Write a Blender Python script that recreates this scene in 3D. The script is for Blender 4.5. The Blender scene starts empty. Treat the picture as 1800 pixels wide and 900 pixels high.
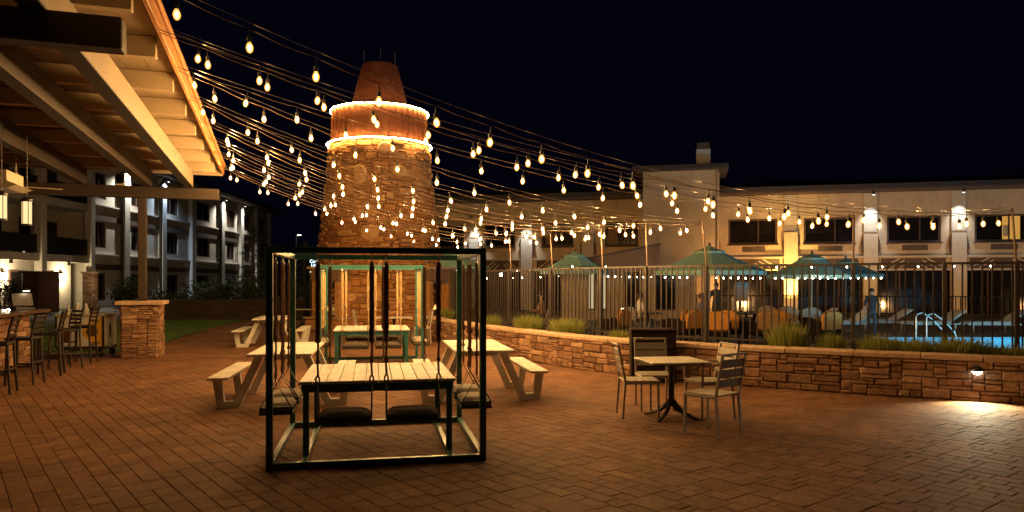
import bpy, bmesh, math, random
import numpy as np
from mathutils import Vector, Matrix
random.seed(7)
PI = math.pi
R = math.radians
scene = bpy.context.scene

# ------------------------------------------------------------------ camera
EYE = 1.65
cam_d = bpy.data.cameras.new('camera')
cam_d.sensor_width = 36.0
cam_d.lens = 36.0 * 1280 / 1800
cam_d.shift_y = 0.025
cam_d.clip_start = 0.05
cam_d.clip_end = 3000
cam = bpy.data.objects.new('camera', cam_d)
cam.location = (0, 0, EYE)
cam.rotation_euler = (R(90), 0, 0)
scene.collection.objects.link(cam)
scene.camera = cam
# ------------------------------------------------------------------ night sky
world = bpy.data.worlds.new('World')
scene.world = world
world.use_nodes = True
wn = world.node_tree
wn.nodes.clear()
w_out = wn.nodes.new('ShaderNodeOutputWorld')
w_bg = wn.nodes.new('ShaderNodeBackground')
w_bg.inputs['Strength'].default_value = 1.0
w_bg.inputs['Color'].default_value = (0.0008, 0.0009, 0.0035, 1)
wn.links.new(w_bg.outputs[0], w_out.inputs[0])
# ------------------------------------------------------------------ exposure and sampling
scene.view_settings.view_transform = 'Standard'
scene.view_settings.look = 'None'
scene.view_settings.exposure = 0.0
scene.view_settings.gamma = 1.0
cy = scene.cycles
cy.use_denoising = True
try:
    cy.denoiser = 'OPENIMAGEDENOISE'
except Exception:
    pass
cy.max_bounces = 5
cy.diffuse_bounces = 3
cy.glossy_bounces = 3
cy.transmission_bounces = 4
cy.transparent_max_bounces = 24
cy.sample_clamp_indirect = 2.0
cy.sample_clamp_direct = 0.0
cy.use_light_tree = True
cy.caustics_reflective = False
cy.caustics_refractive = False

COL = scene.collection
# ------------------------------------------------------------------ materials
def new_mat(name):
    m = bpy.data.materials.new(name)
    m.use_nodes = True
    nt = m.node_tree
    b = nt.nodes['Principled BSDF']
    return m, nt, b

def rand_node(nt):
    oi = nt.nodes.new('ShaderNodeObjectInfo')
    ge = nt.nodes.new('ShaderNodeNewGeometry')
    ad = nt.nodes.new('ShaderNodeMath'); ad.operation = 'ADD'
    fr = nt.nodes.new('ShaderNodeMath'); fr.operation = 'FRACT'
    nt.links.new(oi.outputs['Random'], ad.inputs[0])
    nt.links.new(ge.outputs['Random Per Island'], ad.inputs[1])
    nt.links.new(ad.outputs[0], fr.inputs[0])
    return fr.outputs[0], ge.outputs['Position']

def M(name, cols, rough=0.6, metal=0.0, nscale=6.0, namt=0.35, bump=None, spec=0.5, grain=None, coat=0.0, stain=None):
    """cols: one colour or a list the per-piece random picks from; noise mottles it; bump=(scale, strength)"""
    m, nt, b = new_mat(name)
    if isinstance(cols[0], (int, float)):
        cols = [cols]
    rnd, pos = rand_node(nt)
    ramp = nt.nodes.new('ShaderNodeValToRGB')
    el = ramp.color_ramp.elements
    n = len(cols)
    while len(el) < max(n, 2):
        el.new(0.5)
    for i in range(max(n, 2)):
        el[i].position = i / max(n - 1, 1)
        c = cols[min(i, n - 1)]
        el[i].color = (c[0], c[1], c[2], 1)
    nt.links.new(rnd, ramp.inputs[0])
    noi = nt.nodes.new('ShaderNodeTexNoise')
    noi.inputs['Scale'].default_value = nscale
    noi.inputs['Detail'].default_value = 6
    noi.inputs['Roughness'].default_value = 0.65
    if grain:
        mp = nt.nodes.new('ShaderNodeMapping')
        mp.inputs['Scale'].default_value = grain
        nt.links.new(pos, mp.inputs[0]); nt.links.new(mp.outputs[0], noi.inputs['Vector'])
    else:
        nt.links.new(pos, noi.inputs['Vector'])
    mr = nt.nodes.new('ShaderNodeMapRange')
    mr.inputs[1].default_value = 0.25; mr.inputs[2].default_value = 0.75
    mr.inputs[3].default_value = 1 - namt; mr.inputs[4].default_value = 1 + namt
    nt.links.new(noi.outputs[0], mr.inputs[0])
    mul = nt.nodes.new('ShaderNodeVectorMath'); mul.operation = 'SCALE'
    fac = mr.outputs[0]
    if stain:                                   # old spills, traffic wear: broad irregular patches
        sn = nt.nodes.new('ShaderNodeTexNoise'); sn.inputs['Scale'].default_value = stain[0]; sn.inputs['Detail'].default_value = 7; sn.inputs['Roughness'].default_value = .7; sn.inputs['Distortion'].default_value = 1.2
        nt.links.new(pos, sn.inputs['Vector'])
        sr = nt.nodes.new('ShaderNodeMapRange'); sr.inputs[1].default_value = .35; sr.inputs[2].default_value = .62; sr.inputs[3].default_value = 1 - stain[1]; sr.inputs[4].default_value = 1.12
        nt.links.new(sn.outputs[0], sr.inputs[0])
        ms = nt.nodes.new('ShaderNodeMath'); ms.operation = 'MULTIPLY'
        nt.links.new(fac, ms.inputs[0]); nt.links.new(sr.outputs[0], ms.inputs[1]); fac = ms.outputs[0]
    nt.links.new(ramp.outputs[0], mul.inputs[0]); nt.links.new(fac, mul.inputs['Scale'])
    nt.links.new(mul.outputs[0], b.inputs['Base Color'])
    rr = nt.nodes.new('ShaderNodeMapRange')
    rr.inputs[3].default_value = max(0.02, rough - 0.12); rr.inputs[4].default_value = min(1, rough + 0.12)
    nt.links.new(noi.outputs[0], rr.inputs[0]); nt.links.new(rr.outputs[0], b.inputs['Roughness'])
    b.inputs['Metallic'].default_value = metal
    b.inputs['Specular IOR Level'].default_value = spec
    if coat: b.inputs['Coat Weight'].default_value = coat
    if bump:
        n2 = nt.nodes.new('ShaderNodeTexNoise')
        n2.inputs['Scale'].default_value = bump[0]; n2.inputs['Detail'].default_value = 5
        nt.links.new(pos, n2.inputs['Vector'])
        bp = nt.nodes.new('ShaderNodeBump')
        bp.inputs['Strength'].default_value = bump[1]; bp.inputs['Distance'].default_value = 0.02
        nt.links.new(n2.outputs[0], bp.inputs['Height'])
        nt.links.new(bp.outputs[0], b.inputs['Normal'])
    return m

def E(name, col, strength, sampled=True):
    m, nt, b = new_mat(name)
    nt.nodes.remove(b)
    e = nt.nodes.new('ShaderNodeEmission')
    e.inputs[0].default_value = (*col, 1); e.inputs[1].default_value = strength
    nt.links.new(e.outputs[0], nt.nodes['Material Output'].inputs[0])
    if not sampled:
        m.cycles.emission_sampling = 'NONE'
    return m

MT = {}
MT['paver'] = M('paver', [(.175, .080, .036), (.225, .112, .054), (.20, .092, .046), (.245, .132, .068), (.19, .094, .056)], .78, nscale=26, namt=.38, bump=(90, .5), stain=(.9, .38), spec=.2)
MT['joint'] = M('joint_sand', (.10, .066, .045), .95, nscale=30)
MT['stone'] = M('ledge_stone', [(.16, .08, .042), (.34, .195, .108), (.24, .128, .068), (.45, .29, .175), (.28, .15, .085), (.20, .105, .062)], .85, nscale=13, namt=.4, bump=(22, 1.0), stain=(1.6, .3))
MT['tstone'] = M('tower_stone', [(.38, .165, .055), (.56, .28, .10), (.46, .215, .075), (.64, .36, .15), (.30, .12, .042)], .85, nscale=9, namt=.4, bump=(14, 1.0))
MT['boulder'] = M('pale_boulder', [(.60, .34, .15), (.66, .40, .19)], .85, nscale=9, namt=.3, bump=(14, .6))
MT['mortar'] = M('mortar', (.14, .09, .06), .95, nscale=20)
MT['cap'] = M('cap_stone', [(.46, .32, .20), (.52, .37, .24), (.42, .29, .18)], .8, nscale=14, namt=.3, bump=(40, .5))
MT['teal'] = M('teal_paint', (.032, .155, .142), .36, nscale=5, namt=.22, bump=(60, .06), coat=.2)
MT['slat'] = M('white_slat', [(.52, .51, .45), (.60, .59, .52), (.47, .46, .40)], .55, nscale=4, namt=.22, grain=(14, 1.2, 14), bump=(50, .15), stain=(2.2, .22))
MT['wtable'] = M('white_picnic_board', [(.60, .57, .49), (.68, .65, .56), (.54, .51, .44)], .6, nscale=4, namt=.22, grain=(14, 1.2, 14), bump=(50, .15), stain=(2.0, .25))
MT['wframe'] = M('white_picnic_frame', (.66, .64, .58), .5, nscale=6, namt=.15, bump=(40, .08), stain=(3, .22))
MT['rope'] = M('rope', [(.26, .14, .075), (.32, .18, .10)], .9, nscale=120, namt=.4, bump=(200, .8))
MT['ropepale'] = M('pale_rope', [(.62, .44, .20), (.70, .52, .27)], .9, nscale=120, namt=.3, bump=(200, .8))
MT['galv'] = M('galvanised', (.62, .60, .56), .32, metal=.9, nscale=30, namt=.2)
MT['blackmetal'] = M('black_metal', (.022, .020, .019), .4, nscale=8, namt=.3)
MT['cushion'] = M('dark_cushion', (.075, .058, .045), .8, nscale=40, namt=.3, bump=(160, .4))
MT['cushion2'] = M('tan_cushion', (.33, .29, .22), .8, nscale=40, namt=.25, bump=(160, .4))
MT['alu'] = M('brushed_frame', (.42, .38, .32), .4, metal=.35, nscale=20, namt=.2)
MT['poly'] = M('faux_teak_slat', [(.30, .265, .21), (.36, .32, .26)], .55, nscale=14, namt=.25, grain=(30, 30, 5))
MT['tabletop'] = M('cafe_tabletop', (.42, .38, .30), .42, nscale=30, namt=.3)
MT['fence'] = M('bronze_fence', (.032, .025, .021), .45, nscale=6, namt=.25)
MT['pole'] = M('galvanised_pole', (.17, .12, .085), .5, metal=.3, nscale=10, namt=.25)
MT['cable'] = M('cable', (.09, .062, .04), .5, nscale=10)
MT['socket'] = M('socket', (.02, .018, .016), .5)
MT['fascia'] = M('orange_fascia', (.48, .20, .045), .6, nscale=4, namt=.15)
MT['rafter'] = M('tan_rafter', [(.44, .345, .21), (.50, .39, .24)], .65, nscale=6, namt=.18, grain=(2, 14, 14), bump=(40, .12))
MT['girder'] = M('tan_girder_lit', (.25, .195, .122), .65, nscale=6, namt=.18, bump=(40, .12))  # paler than the inner girders: light at the eave put into the colour
MT['deck'] = M('roof_board_shaded', [(.085, .047, .025), (.11, .062, .033)], .75, nscale=8, namt=.3, grain=(2, 14, 14))  # inner ceiling boards, shade under the roof put into the colour
MT['beam'] = M('brown_beam_shaded', (.034, .022, .015), .65, nscale=5, namt=.2, bump=(30, .15))  # brown timber, darkened further to carry the pavilion's inner shade
MT['roofdark'] = M('dark_roof', (.05, .035, .03), .7, nscale=4)
MT['rust'] = M('rust_metal', [(.185, .058, .022), (.22, .075, .03), (.155, .046, .018)], .5, metal=.2, nscale=5, namt=.3)
MT['capmetal'] = M('red_brown_metal', (.085, .022, .011), .6, metal=.2, nscale=4, namt=.3)
MT['stuccoR'] = M('tan_stucco', (.58, .43, .28), .9, nscale=3, namt=.1, bump=(60, .4), stain=(.5, .18))
MT['stuccoL'] = M('cream_stucco', (.55, .49, .42), .9, nscale=3, namt=.1, bump=(60, .4))
MT['trimR'] = M('cream_trim', (.60, .50, .38), .8, nscale=4, namt=.12)
MT['trimL'] = M('white_trim', (.66, .62, .56), .8, nscale=4, namt=.12)
MT['brownband'] = M('brown_band', (.11, .07, .05), .7, nscale=4)
MT['winframe'] = M('brown_window_frame', (.075, .035, .022), .6)
MT['glass'] = M('dark_window_glass', (.012, .009, .008), .12, nscale=1.5, namt=.5)
MT['rail'] = M('dark_rail', (.018, .014, .012), .5)
MT['umbrella'] = M('teal_canvas', [(.50, .80, .74), (.53, .82, .77)], .85, nscale=10, namt=.12, bump=(80, .2))
MT['pooldeck'] = M('pool_deck', (.20, .165, .13), .85, nscale=8, namt=.25)
MT['soil'] = M('soil', (.10, .065, .045), .95, nscale=18, namt=.4, bump=(30, .8))
MT['ground'] = M('ground', (.05, .042, .03), .95, nscale=2)
MT['lawn'] = M('lawn', (.05, .09, .02), .95, nscale=12, namt=.4)
MT['blade'] = M('grass_blade', [(.08, .17, .025), (.11, .21, .035), (.06, .13, .02)], .75)
MT['tuft'] = M('tuft_blade', [(.16, .20, .04), (.25, .26, .06), (.12, .17, .035), (.32, .27, .08)], .75)
MT['leaf'] = M('leaf', [(.018, .032, .010), (.030, .048, .014), (.022, .036, .014)], .7)
MT['needle'] = M('needle', [(.025, .045, .02), (.04, .06, .028)], .75)
MT['bark'] = M('bark', (.10, .07, .05), .95, nscale=14, namt=.4, bump=(20, .8))
MT['wicker'] = M('dark_wicker', [(.018, .010, .008), (.022, .012, .009)], .75, nscale=70, namt=.4, bump=(140, .8), spec=.12)
MT['orange'] = M('orange_cushion', [(.55, .25, .045), (.60, .29, .06)], .85, nscale=20, namt=.2, bump=(120, .3))
MT['bwood'] = M('bar_top_wood', (.10, .055, .032), .3, nscale=5, namt=.3, grain=(3, 20, 20), coat=.4)
MT['stool'] = M('stool_metal', (.014, .010, .008), .42, nscale=10, namt=.3)
MT['white'] = M('white_plastic', (.62, .60, .55), .5, nscale=8, namt=.08)
MT['yellow'] = M('yellow_print', (.72, .40, .035), .5, nscale=10, namt=.08)
MT['choc'] = M('brown_print', (.11, .04, .015), .5, nscale=16, namt=.4)
MT['greybag'] = M('translucent_cups', (.50, .50, .46), .4, nscale=20, namt=.2)
MT['brick'] = M('brown_brick', (.065, .031, .019), .9, nscale=20, namt=.6, bump=(40, .6), spec=.1)
MT['darkint'] = M('firebox', (.035, .024, .018), .9, nscale=10)
MT['plank'] = M('weathered_plank', [(.22, .13, .075), (.27, .165, .10)], .8, nscale=8, namt=.3, grain=(20, 20, 2))
MT['tan'] = M('tan_metal', (.52, .44, .30), .5, nscale=6, namt=.15)
MT['siding'] = M('brown_siding', (.28, .17, .105), .6, nscale=3, namt=.15)
MT['lounger'] = M('pale_lounger', (.50, .46, .40), .7, nscale=6, namt=.15)
MT['skin'] = M('skin', (.42, .25, .17), .6, nscale=12, namt=.06)
MT['hair'] = M('dark_hair', (.02, .014, .01), .6)
MT['basin'] = M('pool_basin', (.22, .62, .78), .6, nscale=3, namt=.1)
MT['board'] = M('notice_board', (.50, .46, .40), .6, nscale=40, namt=.12)
MT['ink'] = M('ink', (.05, .045, .04), .7)

# lit things
MT['filament'] = E('bulb_core', (1.0, .575, .225), 1250)
MT['filament_far'] = E('bulb_core_far', (1.0, .575, .225), 2500)
MT['filament_dim'] = E('bulb_core_dim', (1.0, .575, .225), 240)
MT['rimled'] = E('rim_led', (1.0, .60, .20), 160)
MT['fairy'] = E('fairy_bulb', (1.0, .86, .62), 70)
MT['sconce'] = E('sconce_glass', (1.0, .83, .52), 26)
MT['lantern'] = E('lantern_glass', (1.0, .70, .32), 1.3)
MT['lensw'] = E('wall_light_lens', (1.0, .95, .78), 14)
MT['flame'] = E('flame', (1.0, .42, .10), 3)
MT['litwin'] = E('lit_window', (1.0, .50, .10), .55)
MT['litdoor'] = E('lit_doorway', (1.0, .66, .22), .45)
MT['litpale'] = E('lit_pale_window', (1.0, .82, .45), .55)
MT['signblue'] = E('sign_letters', (.62, .90, 1.0), 2.2)
MT['signback'] = M('sign_board', (.01, .03, .06), .4)
MT['lens'] = E('downlight_lens', (1.0, .97, .9), 6)

def bulb_glass():
    m, nt, b = new_mat('bulb_glass')
    nt.nodes.remove(b)
    tr = nt.nodes.new('ShaderNodeBsdfTransparent'); tr.inputs[0].default_value = (1, .93, .80, 1)
    em = nt.nodes.new('ShaderNodeEmission'); em.inputs[0].default_value = (1.0, .40, .06, 1); em.inputs[1].default_value = 1.05
    ad = nt.nodes.new('ShaderNodeAddShader')
    nt.links.new(tr.outputs[0], ad.inputs[0]); nt.links.new(em.outputs[0], ad.inputs[1])
    nt.links.new(ad.outputs[0], nt.nodes['Material Output'].inputs[0])
    m.cycles.emission_sampling = 'NONE'
    return m
MT['bulbglass'] = bulb_glass()

def water_mat():
    m, nt, b = new_mat('pool_water')
    nt.nodes.remove(b)
    tr = nt.nodes.new('ShaderNodeBsdfTransparent'); tr.inputs[0].default_value = (.62, .88, .98, 1)
    gl = nt.nodes.new('ShaderNodeBsdfGlossy'); gl.inputs['Roughness'].default_value = .05
    n = nt.nodes.new('ShaderNodeTexNoise'); n.inputs['Scale'].default_value = 3.2; n.inputs['Detail'].default_value = 3
    ge = nt.nodes.new('ShaderNodeNewGeometry')
    nt.links.new(ge.outputs['Position'], n.inputs['Vector'])
    bp = nt.nodes.new('ShaderNodeBump'); bp.inputs['Strength'].default_value = .6; bp.inputs['Distance'].default_value = .12
    nt.links.new(n.outputs[0], bp.inputs['Height']); nt.links.new(bp.outputs[0], gl.inputs['Normal'])
    fr = nt.nodes.new('ShaderNodeFresnel'); fr.inputs[0].default_value = 1.33
    nt.links.new(bp.outputs[0], fr.inputs['Normal'])
    mx = nt.nodes.new('ShaderNodeMixShader')
    nt.links.new(fr.outputs[0], mx.inputs[0]); nt.links.new(tr.outputs[0], mx.inputs[1]); nt.links.new(gl.outputs[0], mx.inputs[2])
    nt.links.new(mx.outputs[0], nt.nodes['Material Output'].inputs[0])
    return m
MT['water'] = water_mat()
def translucent(m, amt, col):
    nt = m.node_tree
    b = nt.nodes['Principled BSDF']
    t = nt.nodes.new('ShaderNodeBsdfTranslucent'); t.inputs[0].default_value = (*col, 1)
    mx = nt.nodes.new('ShaderNodeMixShader'); mx.inputs[0].default_value = amt
    nt.links.new(b.outputs[0], mx.inputs[1]); nt.links.new(t.outputs[0], mx.inputs[2])
    nt.links.new(mx.outputs[0], nt.nodes['Material Output'].inputs[0])
translucent(MT['umbrella'], .35, (.42, .76, .70))
translucent(MT['tuft'], .3, (.25, .28, .06))

# ------------------------------------------------------------------ mesh helpers
def rotz(a):
    return Matrix.Rotation(a, 3, 'Z')

class MB:
    def __init__(s):
        s.v = []; s.f = []; s.m = []
    def add(s, vs, fs, mi=0):
        o = len(s.v)
        s.v.extend([tuple(q) for q in vs])
        for f in fs:
            s.f.append(tuple(i + o for i in f)); s.m.append(mi)
        return s
    def box(s, c, size, rot=None, ch=0.0, mi=0):
        hx, hy, hz = size[0] / 2, size[1] / 2, size[2] / 2
        c = Vector(c)
        if ch <= 0:
            vs = [Vector((sx * hx, sy * hy, sz * hz)) for sx in (-1, 1) for sy in (-1, 1) for sz in (-1, 1)]
            fs = [(0, 1, 3, 2), (4, 6, 7, 5), (0, 4, 5, 1), (2, 3, 7, 6), (0, 2, 6, 4), (1, 5, 7, 3)]
        else:
            vs = []; idx = {}
            for sx in (-1, 1):
                for sy in (-1, 1):
                    for sz in (-1, 1):
                        for a in range(3):
                            p = [sx * (hx - ch), sy * (hy - ch), sz * (hz - ch)]
                            p[a] += (sx, sy, sz)[a] * ch
                            idx[(sx, sy, sz, a)] = len(vs); vs.append(Vector(p))
            fs = []
            for a in range(3):
                b, d = (a + 1) % 3, (a + 2) % 3
                for sg in (-1, 1):
                    q = []
                    for (p, r) in ((-1, -1), (1, -1), (1, 1), (-1, 1)):
                        k = [0, 0, 0]; k[a] = sg; k[b] = p; k[d] = r
                        q.append(idx[(k[0], k[1], k[2], a)])
                    fs.append(tuple(q) if sg > 0 else tuple(q[::-1]))
                for p in (-1, 1):
                    for r in (-1, 1):
                        k0 = [0, 0, 0]; k0[a] = -1; k0[b] = p; k0[d] = r
                        k1 = list(k0); k1[a] = 1
                        q = [idx[(*k0, b)], idx[(*k1, b)], idx[(*k1, d)], idx[(*k0, d)]]
                        fs.append(tuple(q) if p * r < 0 else tuple(q[::-1]))
            for sx in (-1, 1):
                for sy in (-1, 1):
                    for sz in (-1, 1):
                        q = [idx[(sx, sy, sz, a)] for a in range(3)]
                        fs.append(tuple(q) if sx * sy * sz > 0 else tuple(q[::-1]))
        if rot is not None:
            vs = [rot @ q for q in vs]
        return s.add([q + c for q in vs], fs, mi)
    def beam(s, p0, p1, w, h, up=(0, 0, 1), ch=0.0, mi=0, ext=0.0):
        """bar from p0 to p1, w across, h along 'up'"""
        p0 = Vector(p0); p1 = Vector(p1)
        d = (p1 - p0); L = d.length; d.normalize()
        u = Vector(up); x = d.cross(u)
        if x.length < 1e-4:
            u = Vector((0, 1, 0)); x = d.cross(u)
        x.normalize(); u = x.cross(d).normalized()
        rot = Matrix((x, d, u)).transposed()
        return s.box((p0 + p1) / 2, (w, L + 2 * ext, h), rot, ch, mi)
    def tube(s, pts, r, n=6, mi=0, caps=True):
        pts = [Vector(p) for p in pts]
        k = len(pts)
        rr = r if isinstance(r, (list, tuple)) else [r] * k
        ring = []
        vs = []; fs = []
        x = None
        for i, p in enumerate(pts):
            d = (pts[min(i + 1, k - 1)] - pts[max(i - 1, 0)]).normalized()
            if x is None:
                a = Vector((0, 0, 1)) if abs(d.z) < .9 else Vector((1, 0, 0))
                x = d.cross(a).normalized()
            else:
                x = (x - d * x.dot(d)).normalized()
            y = d.cross(x)
            for j in range(n):
                t = 2 * PI * j / n
                vs.append(p + (x * math.cos(t) + y * math.sin(t)) * rr[i])
        for i in range(k - 1):
            for j in range(n):
                a = i * n + j; b = i * n + (j + 1) % n
                fs.append((a, b, b + n, a + n))
        if caps:
            fs.append(tuple(range(n))[::-1]); fs.append(tuple(range((k - 1) * n, k * n)))
        return s.add(vs, fs, mi)
    def lathe(s, prof, n=16, c=(0, 0, 0), mi=0, a0=0, caps=True):
        c = Vector(c)
        vs = []; fs = []
        for (r, z) in prof:
            for j in range(n):
                t = a0 + 2 * PI * j / n
                vs.append(c + Vector((r * math.cos(t), r * math.sin(t), z)))
        for i in range(len(prof) - 1):
            for j in range(n):
                a = i * n + j; b = i * n + (j + 1) % n
                fs.append((a, b, b + n, a + n))
        if caps:
            fs.append(tuple(range(n))[::-1]); fs.append(tuple(range((len(prof) - 1) * n, len(prof) * n)))
        return s.add(vs, fs, mi)
    def prism(s, poly, z0, z1, mi=0):
        n = len(poly)
        vs = [(p[0], p[1], z0) for p in poly] + [(p[0], p[1], z1) for p in poly]
        fs = [tuple(range(n))[::-1], tuple(range(n, 2 * n))]
        fs += [(i, (i + 1) % n, (i + 1) % n + n, i + n) for i in range(n)]
        return s.add(vs, fs, mi)
    def extr(s, poly, axis, a0, a1, mi=0):
        """polygon in the plane across 'axis' (0: yz, 1: xz), pushed from a0 to a1"""
        n = len(poly)
        def pt(p, a):
            return (a, p[0], p[1]) if axis == 0 else (p[0], a, p[1])
        vs = [pt(p, a0) for p in poly] + [pt(p, a1) for p in poly]
        fs = [tuple(range(n))[::-1], tuple(range(n, 2 * n))]
        fs += [(i, (i + 1) % n, (i + 1) % n + n, i + n) for i in range(n)]
        return s.add(vs, fs, mi)
    def mesh(s, name, mats, smooth=False):
        me = bpy.data.meshes.new(name)
        me.from_pydata(s.v, [], s.f)
        ms = mats if isinstance(mats, (list, tuple)) else [mats]
        for q in ms:
            me.materials.append(MT[q])
        if len(ms) > 1:
            me.polygons.foreach_set('material_index', s.m)
        if smooth:
            me.polygons.foreach_set('use_smooth', [True] * len(me.polygons))
            try:
                me.set_sharp_from_angle(angle=R(42))
            except Exception:
                pass
        me.update()
        return me
    def build(s, name, mats, parent=None, smooth=False, loc=None):
        return link(name, s.mesh(name, mats, smooth), parent, loc)

def link(name, me, parent=None, loc=None, rot=None, scale=None):
    o = bpy.data.objects.new(name, me)
    COL.objects.link(o)
    if parent is not None: o.parent = parent
    if loc is not None: o.location = loc
    if rot is not None: o.rotation_euler = rot
    if scale is not None: o.scale = scale
    return o

def tag(o, label, cat=None, group=None, kind=None):
    o['label'] = label
    if cat: o['category'] = cat
    if group: o['group'] = group
    if kind: o['kind'] = kind
    return o

def thing(name, label, cat, loc=(0, 0, 0), rz=0.0, group=None):
    o = bpy.data.objects.new(name, None)
    o.empty_display_size = .1
    COL.objects.link(o)
    o.location = loc; o.rotation_euler = (0, 0, rz)
    return tag(o, label, cat, group)

def struct(o):
    o['kind'] = 'structure'
    return o

def dup(root, loc=None, rz=None, label=None, group=None, parent=None):
    r = root.copy(); COL.objects.link(r)
    if parent is not None: r.parent = parent
    if loc is not None: r.location = loc
    if rz is not None: r.rotation_euler = (0, 0, rz)
    if label: r['label'] = label
    if group: r['group'] = group
    for ch in list(root.children):
        c = ch.copy(); COL.objects.link(c); c.parent = r
        for g in list(ch.children):
            d = g.copy(); COL.objects.link(d); d.parent = c
    return r

def lamp(name, kind, parent, loc, energy, color, **kw):
    d = bpy.data.lights.new(name, kind)
    d.energy = energy; d.color = color
    for k, v in kw.items():
        if k != 'rot': setattr(d, k, v)
    o = bpy.data.objects.new(name, d)
    COL.objects.link(o)
    if parent is not None: o.parent = parent
    o.location = loc
    if 'rot' in kw: o.rotation_euler = kw['rot']
    return o

# ------------------------------------------------------------------ stone laying
def ashlar(W, H, unit, lens, hs, rng):
    """irregular coursed stones filling W x H; returns (s0, z0, w, h)"""
    rows = max(1, round(H / unit)); uz = H / rows
    us = unit
    cols = max(1, round(W / us)); us = W / cols
    occ = np.zeros((rows, cols), bool)
    out = []
    for r in range(rows):
        c = 0
        while c < cols:
            if occ[r, c]:
                c += 1; continue
            L = rng.choice(lens); h = rng.choice(hs)
            L = min(L, cols - c)
            k = 0
            while k < L and not occ[r, c + k]: k += 1
            L = k
            if cols - c - L in (1,) and not occ[r, c + L]: L += 1
            h = min(h, rows - r)
            while h > 1 and occ[r:r + h, c:c + L].any(): h -= 1
            occ[r:r + h, c:c + L] = True
            out.append((c * us, r * uz, L * us, h * uz))
            c += L
    return out

def stone_variant(seed, ch=.10):
    """unit stone: x along, z up, y outwards 0..1 with a rough chamfered face"""
    rng = random.Random(seed)
    cx, cz = ch * .45, ch * 1.2
    vs = []
    for (y, ix, iz) in ((0, 0, 0), (.62, 0, 0), (1, cx, cz)):
        for (sx, sz) in ((-1, -1), (1, -1), (1, 1), (-1, 1)):
            j = .0 if y == 0 else 1
            vs.append((sx * (.5 - ix) + j * rng.uniform(-.018, .012) * sx, y + (rng.uniform(-.16, .06) if y == 1 else 0), sz * (.5 - iz) + j * rng.uniform(-.05, .02) * sz))
    vs.append((rng.uniform(-.2, .2), 1.0 + rng.uniform(-.05, .12), rng.uniform(-.15, .15)))
    fs = []
    for k in (0, 4):
        for i in range(4):
            a = k + i; b = k + (i + 1) % 4
            fs.append((a, b, b + 4, a + 4))
    for i in range(4):
        fs.append((8 + i, 8 + (i + 1) % 4, 12))
    return vs, fs
SV = [stone_variant(100 + i) for i in range(14)]
def stone_meshes(mat):
    out = []
    for i, (vs, fs) in enumerate(SV):
        out.append(MB().add(vs, fs).mesh('stone_piece', mat))
    return out
MT['shaded_stone'] = M('shaded_ledge_stone', [(.05, .034, .024), (.08, .055, .038), (.065, .043, .03)], .9, nscale=13, namt=.4, bump=(22, 1.0))  # ledge stone darkened: lack of light put into the colour
SM = {'stone': stone_meshes('stone'), 'tstone': stone_meshes('tstone'), 'shaded_stone': stone_meshes('shaded_stone')}

def lay(parent, items, mat, limit=300, name='stone', restname='stones', smap=None):
    """items: (pos, angle about z, w, depth, h, tilt); the first 'limit' are objects, the rest one joined part"""
    rest = MB()
    for i, (p, a, w, d, h, tilt) in enumerate(items):
        k = random.randrange(len(SV))
        if i < limit:
            link(name, SM[mat][k], parent, p, (tilt, 0, a), (w, d, h))
        else:
            rm = Matrix.Rotation(a, 3, 'Z') @ Matrix.Rotation(tilt, 3, 'X')
            rest.add([Vector(p) + rm @ Vector((v[0] * w, v[1] * d, v[2] * h)) for v in SV[k][0]], SV[k][1])
    if rest.f:
        o = rest.build(restname, mat, parent); o['kind'] = 'stuff'

def stone_face(items, p0, ang, W, H, z0, rng, unit=.05, lens=(3, 4, 5, 6, 8), hs=(1, 2, 2, 3), joint=.008, depth=(.035, .06)):
    """stones on a flat face: p0 = left end seen from outside; runs along direction ang; outward = ang-90deg"""
    dx, dy = math.cos(ang), math.sin(ang)
    for (s, z, w, h) in ashlar(W, H, unit, lens, hs, rng):
        m = s + w / 2
        items.append(((p0[0] + dx * m, p0[1] + dy * m, z0 + z + h / 2), ang + PI, w - joint, rng.uniform(*depth), h - joint, 0))

# ================================================================== THE SETTING
# ---- wall path (front foot of the garden wall, from the tower to beyond the right edge)
WP = [(-2.75, 21.9), (-2.35, 20.9), (-2.0, 20.0), (-.72, 17.1), (.78, 14.5), (1.95, 12.95), (3.44, 11.72), (4.85, 10.85), (6.87, 9.82), (8.9, 8.95), (10.6, 8.3)]
def catmull(P, n=14):
    P = [Vector((*p, 0)) for p in P]
    out = []
    for i in range(len(P) - 1):
        a = P[max(i - 1, 0)]; b = P[i]; c = P[i + 1]; d = P[min(i + 2, len(P) - 1)]
        for k in range(n):
            t = k / n
            out.append(.5 * ((2 * b) + (c - a) * t + (2 * a - 5 * b + 4 * c - d) * t * t + (3 * b - a - 3 * c + d) * t ** 3))
    out.append(P[-1])
    return out
WL = catmull(WP)
WS = [0.0]
for i in range(1, len(WL)):
    WS.append(WS[-1] + (WL[i] - WL[i - 1]).length)
WLEN = WS[-1]
def wall_at(s, off=0.0):
    """point on the wall path at length s, moved 'off' metres behind the face; and the heading angle"""
    s = max(0, min(WLEN - 1e-4, s))
    i = max(0, min(len(WS) - 2, int(np.searchsorted(WS, s, side='right')) - 1))
    t = (s - WS[i]) / (WS[i + 1] - WS[i])
    p = WL[i].lerp(WL[i + 1], t)
    j0 = WL[max(i - 2, 0)]; j1 = WL[min(i + 3, len(WL) - 1)]
    d = (j1 - j0).normalized()
    n = Vector((d.y, -d.x, 0))            # outward, to the plaza
    return p - n * off, math.atan2(d.y, d.x), n
_wy = np.array([p.y for p in WL])[::-1]; _wx = np.array([p.x for p in WL])[::-1]
def wall_x(y):
    return np.interp(y, _wy, _wx)
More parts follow.
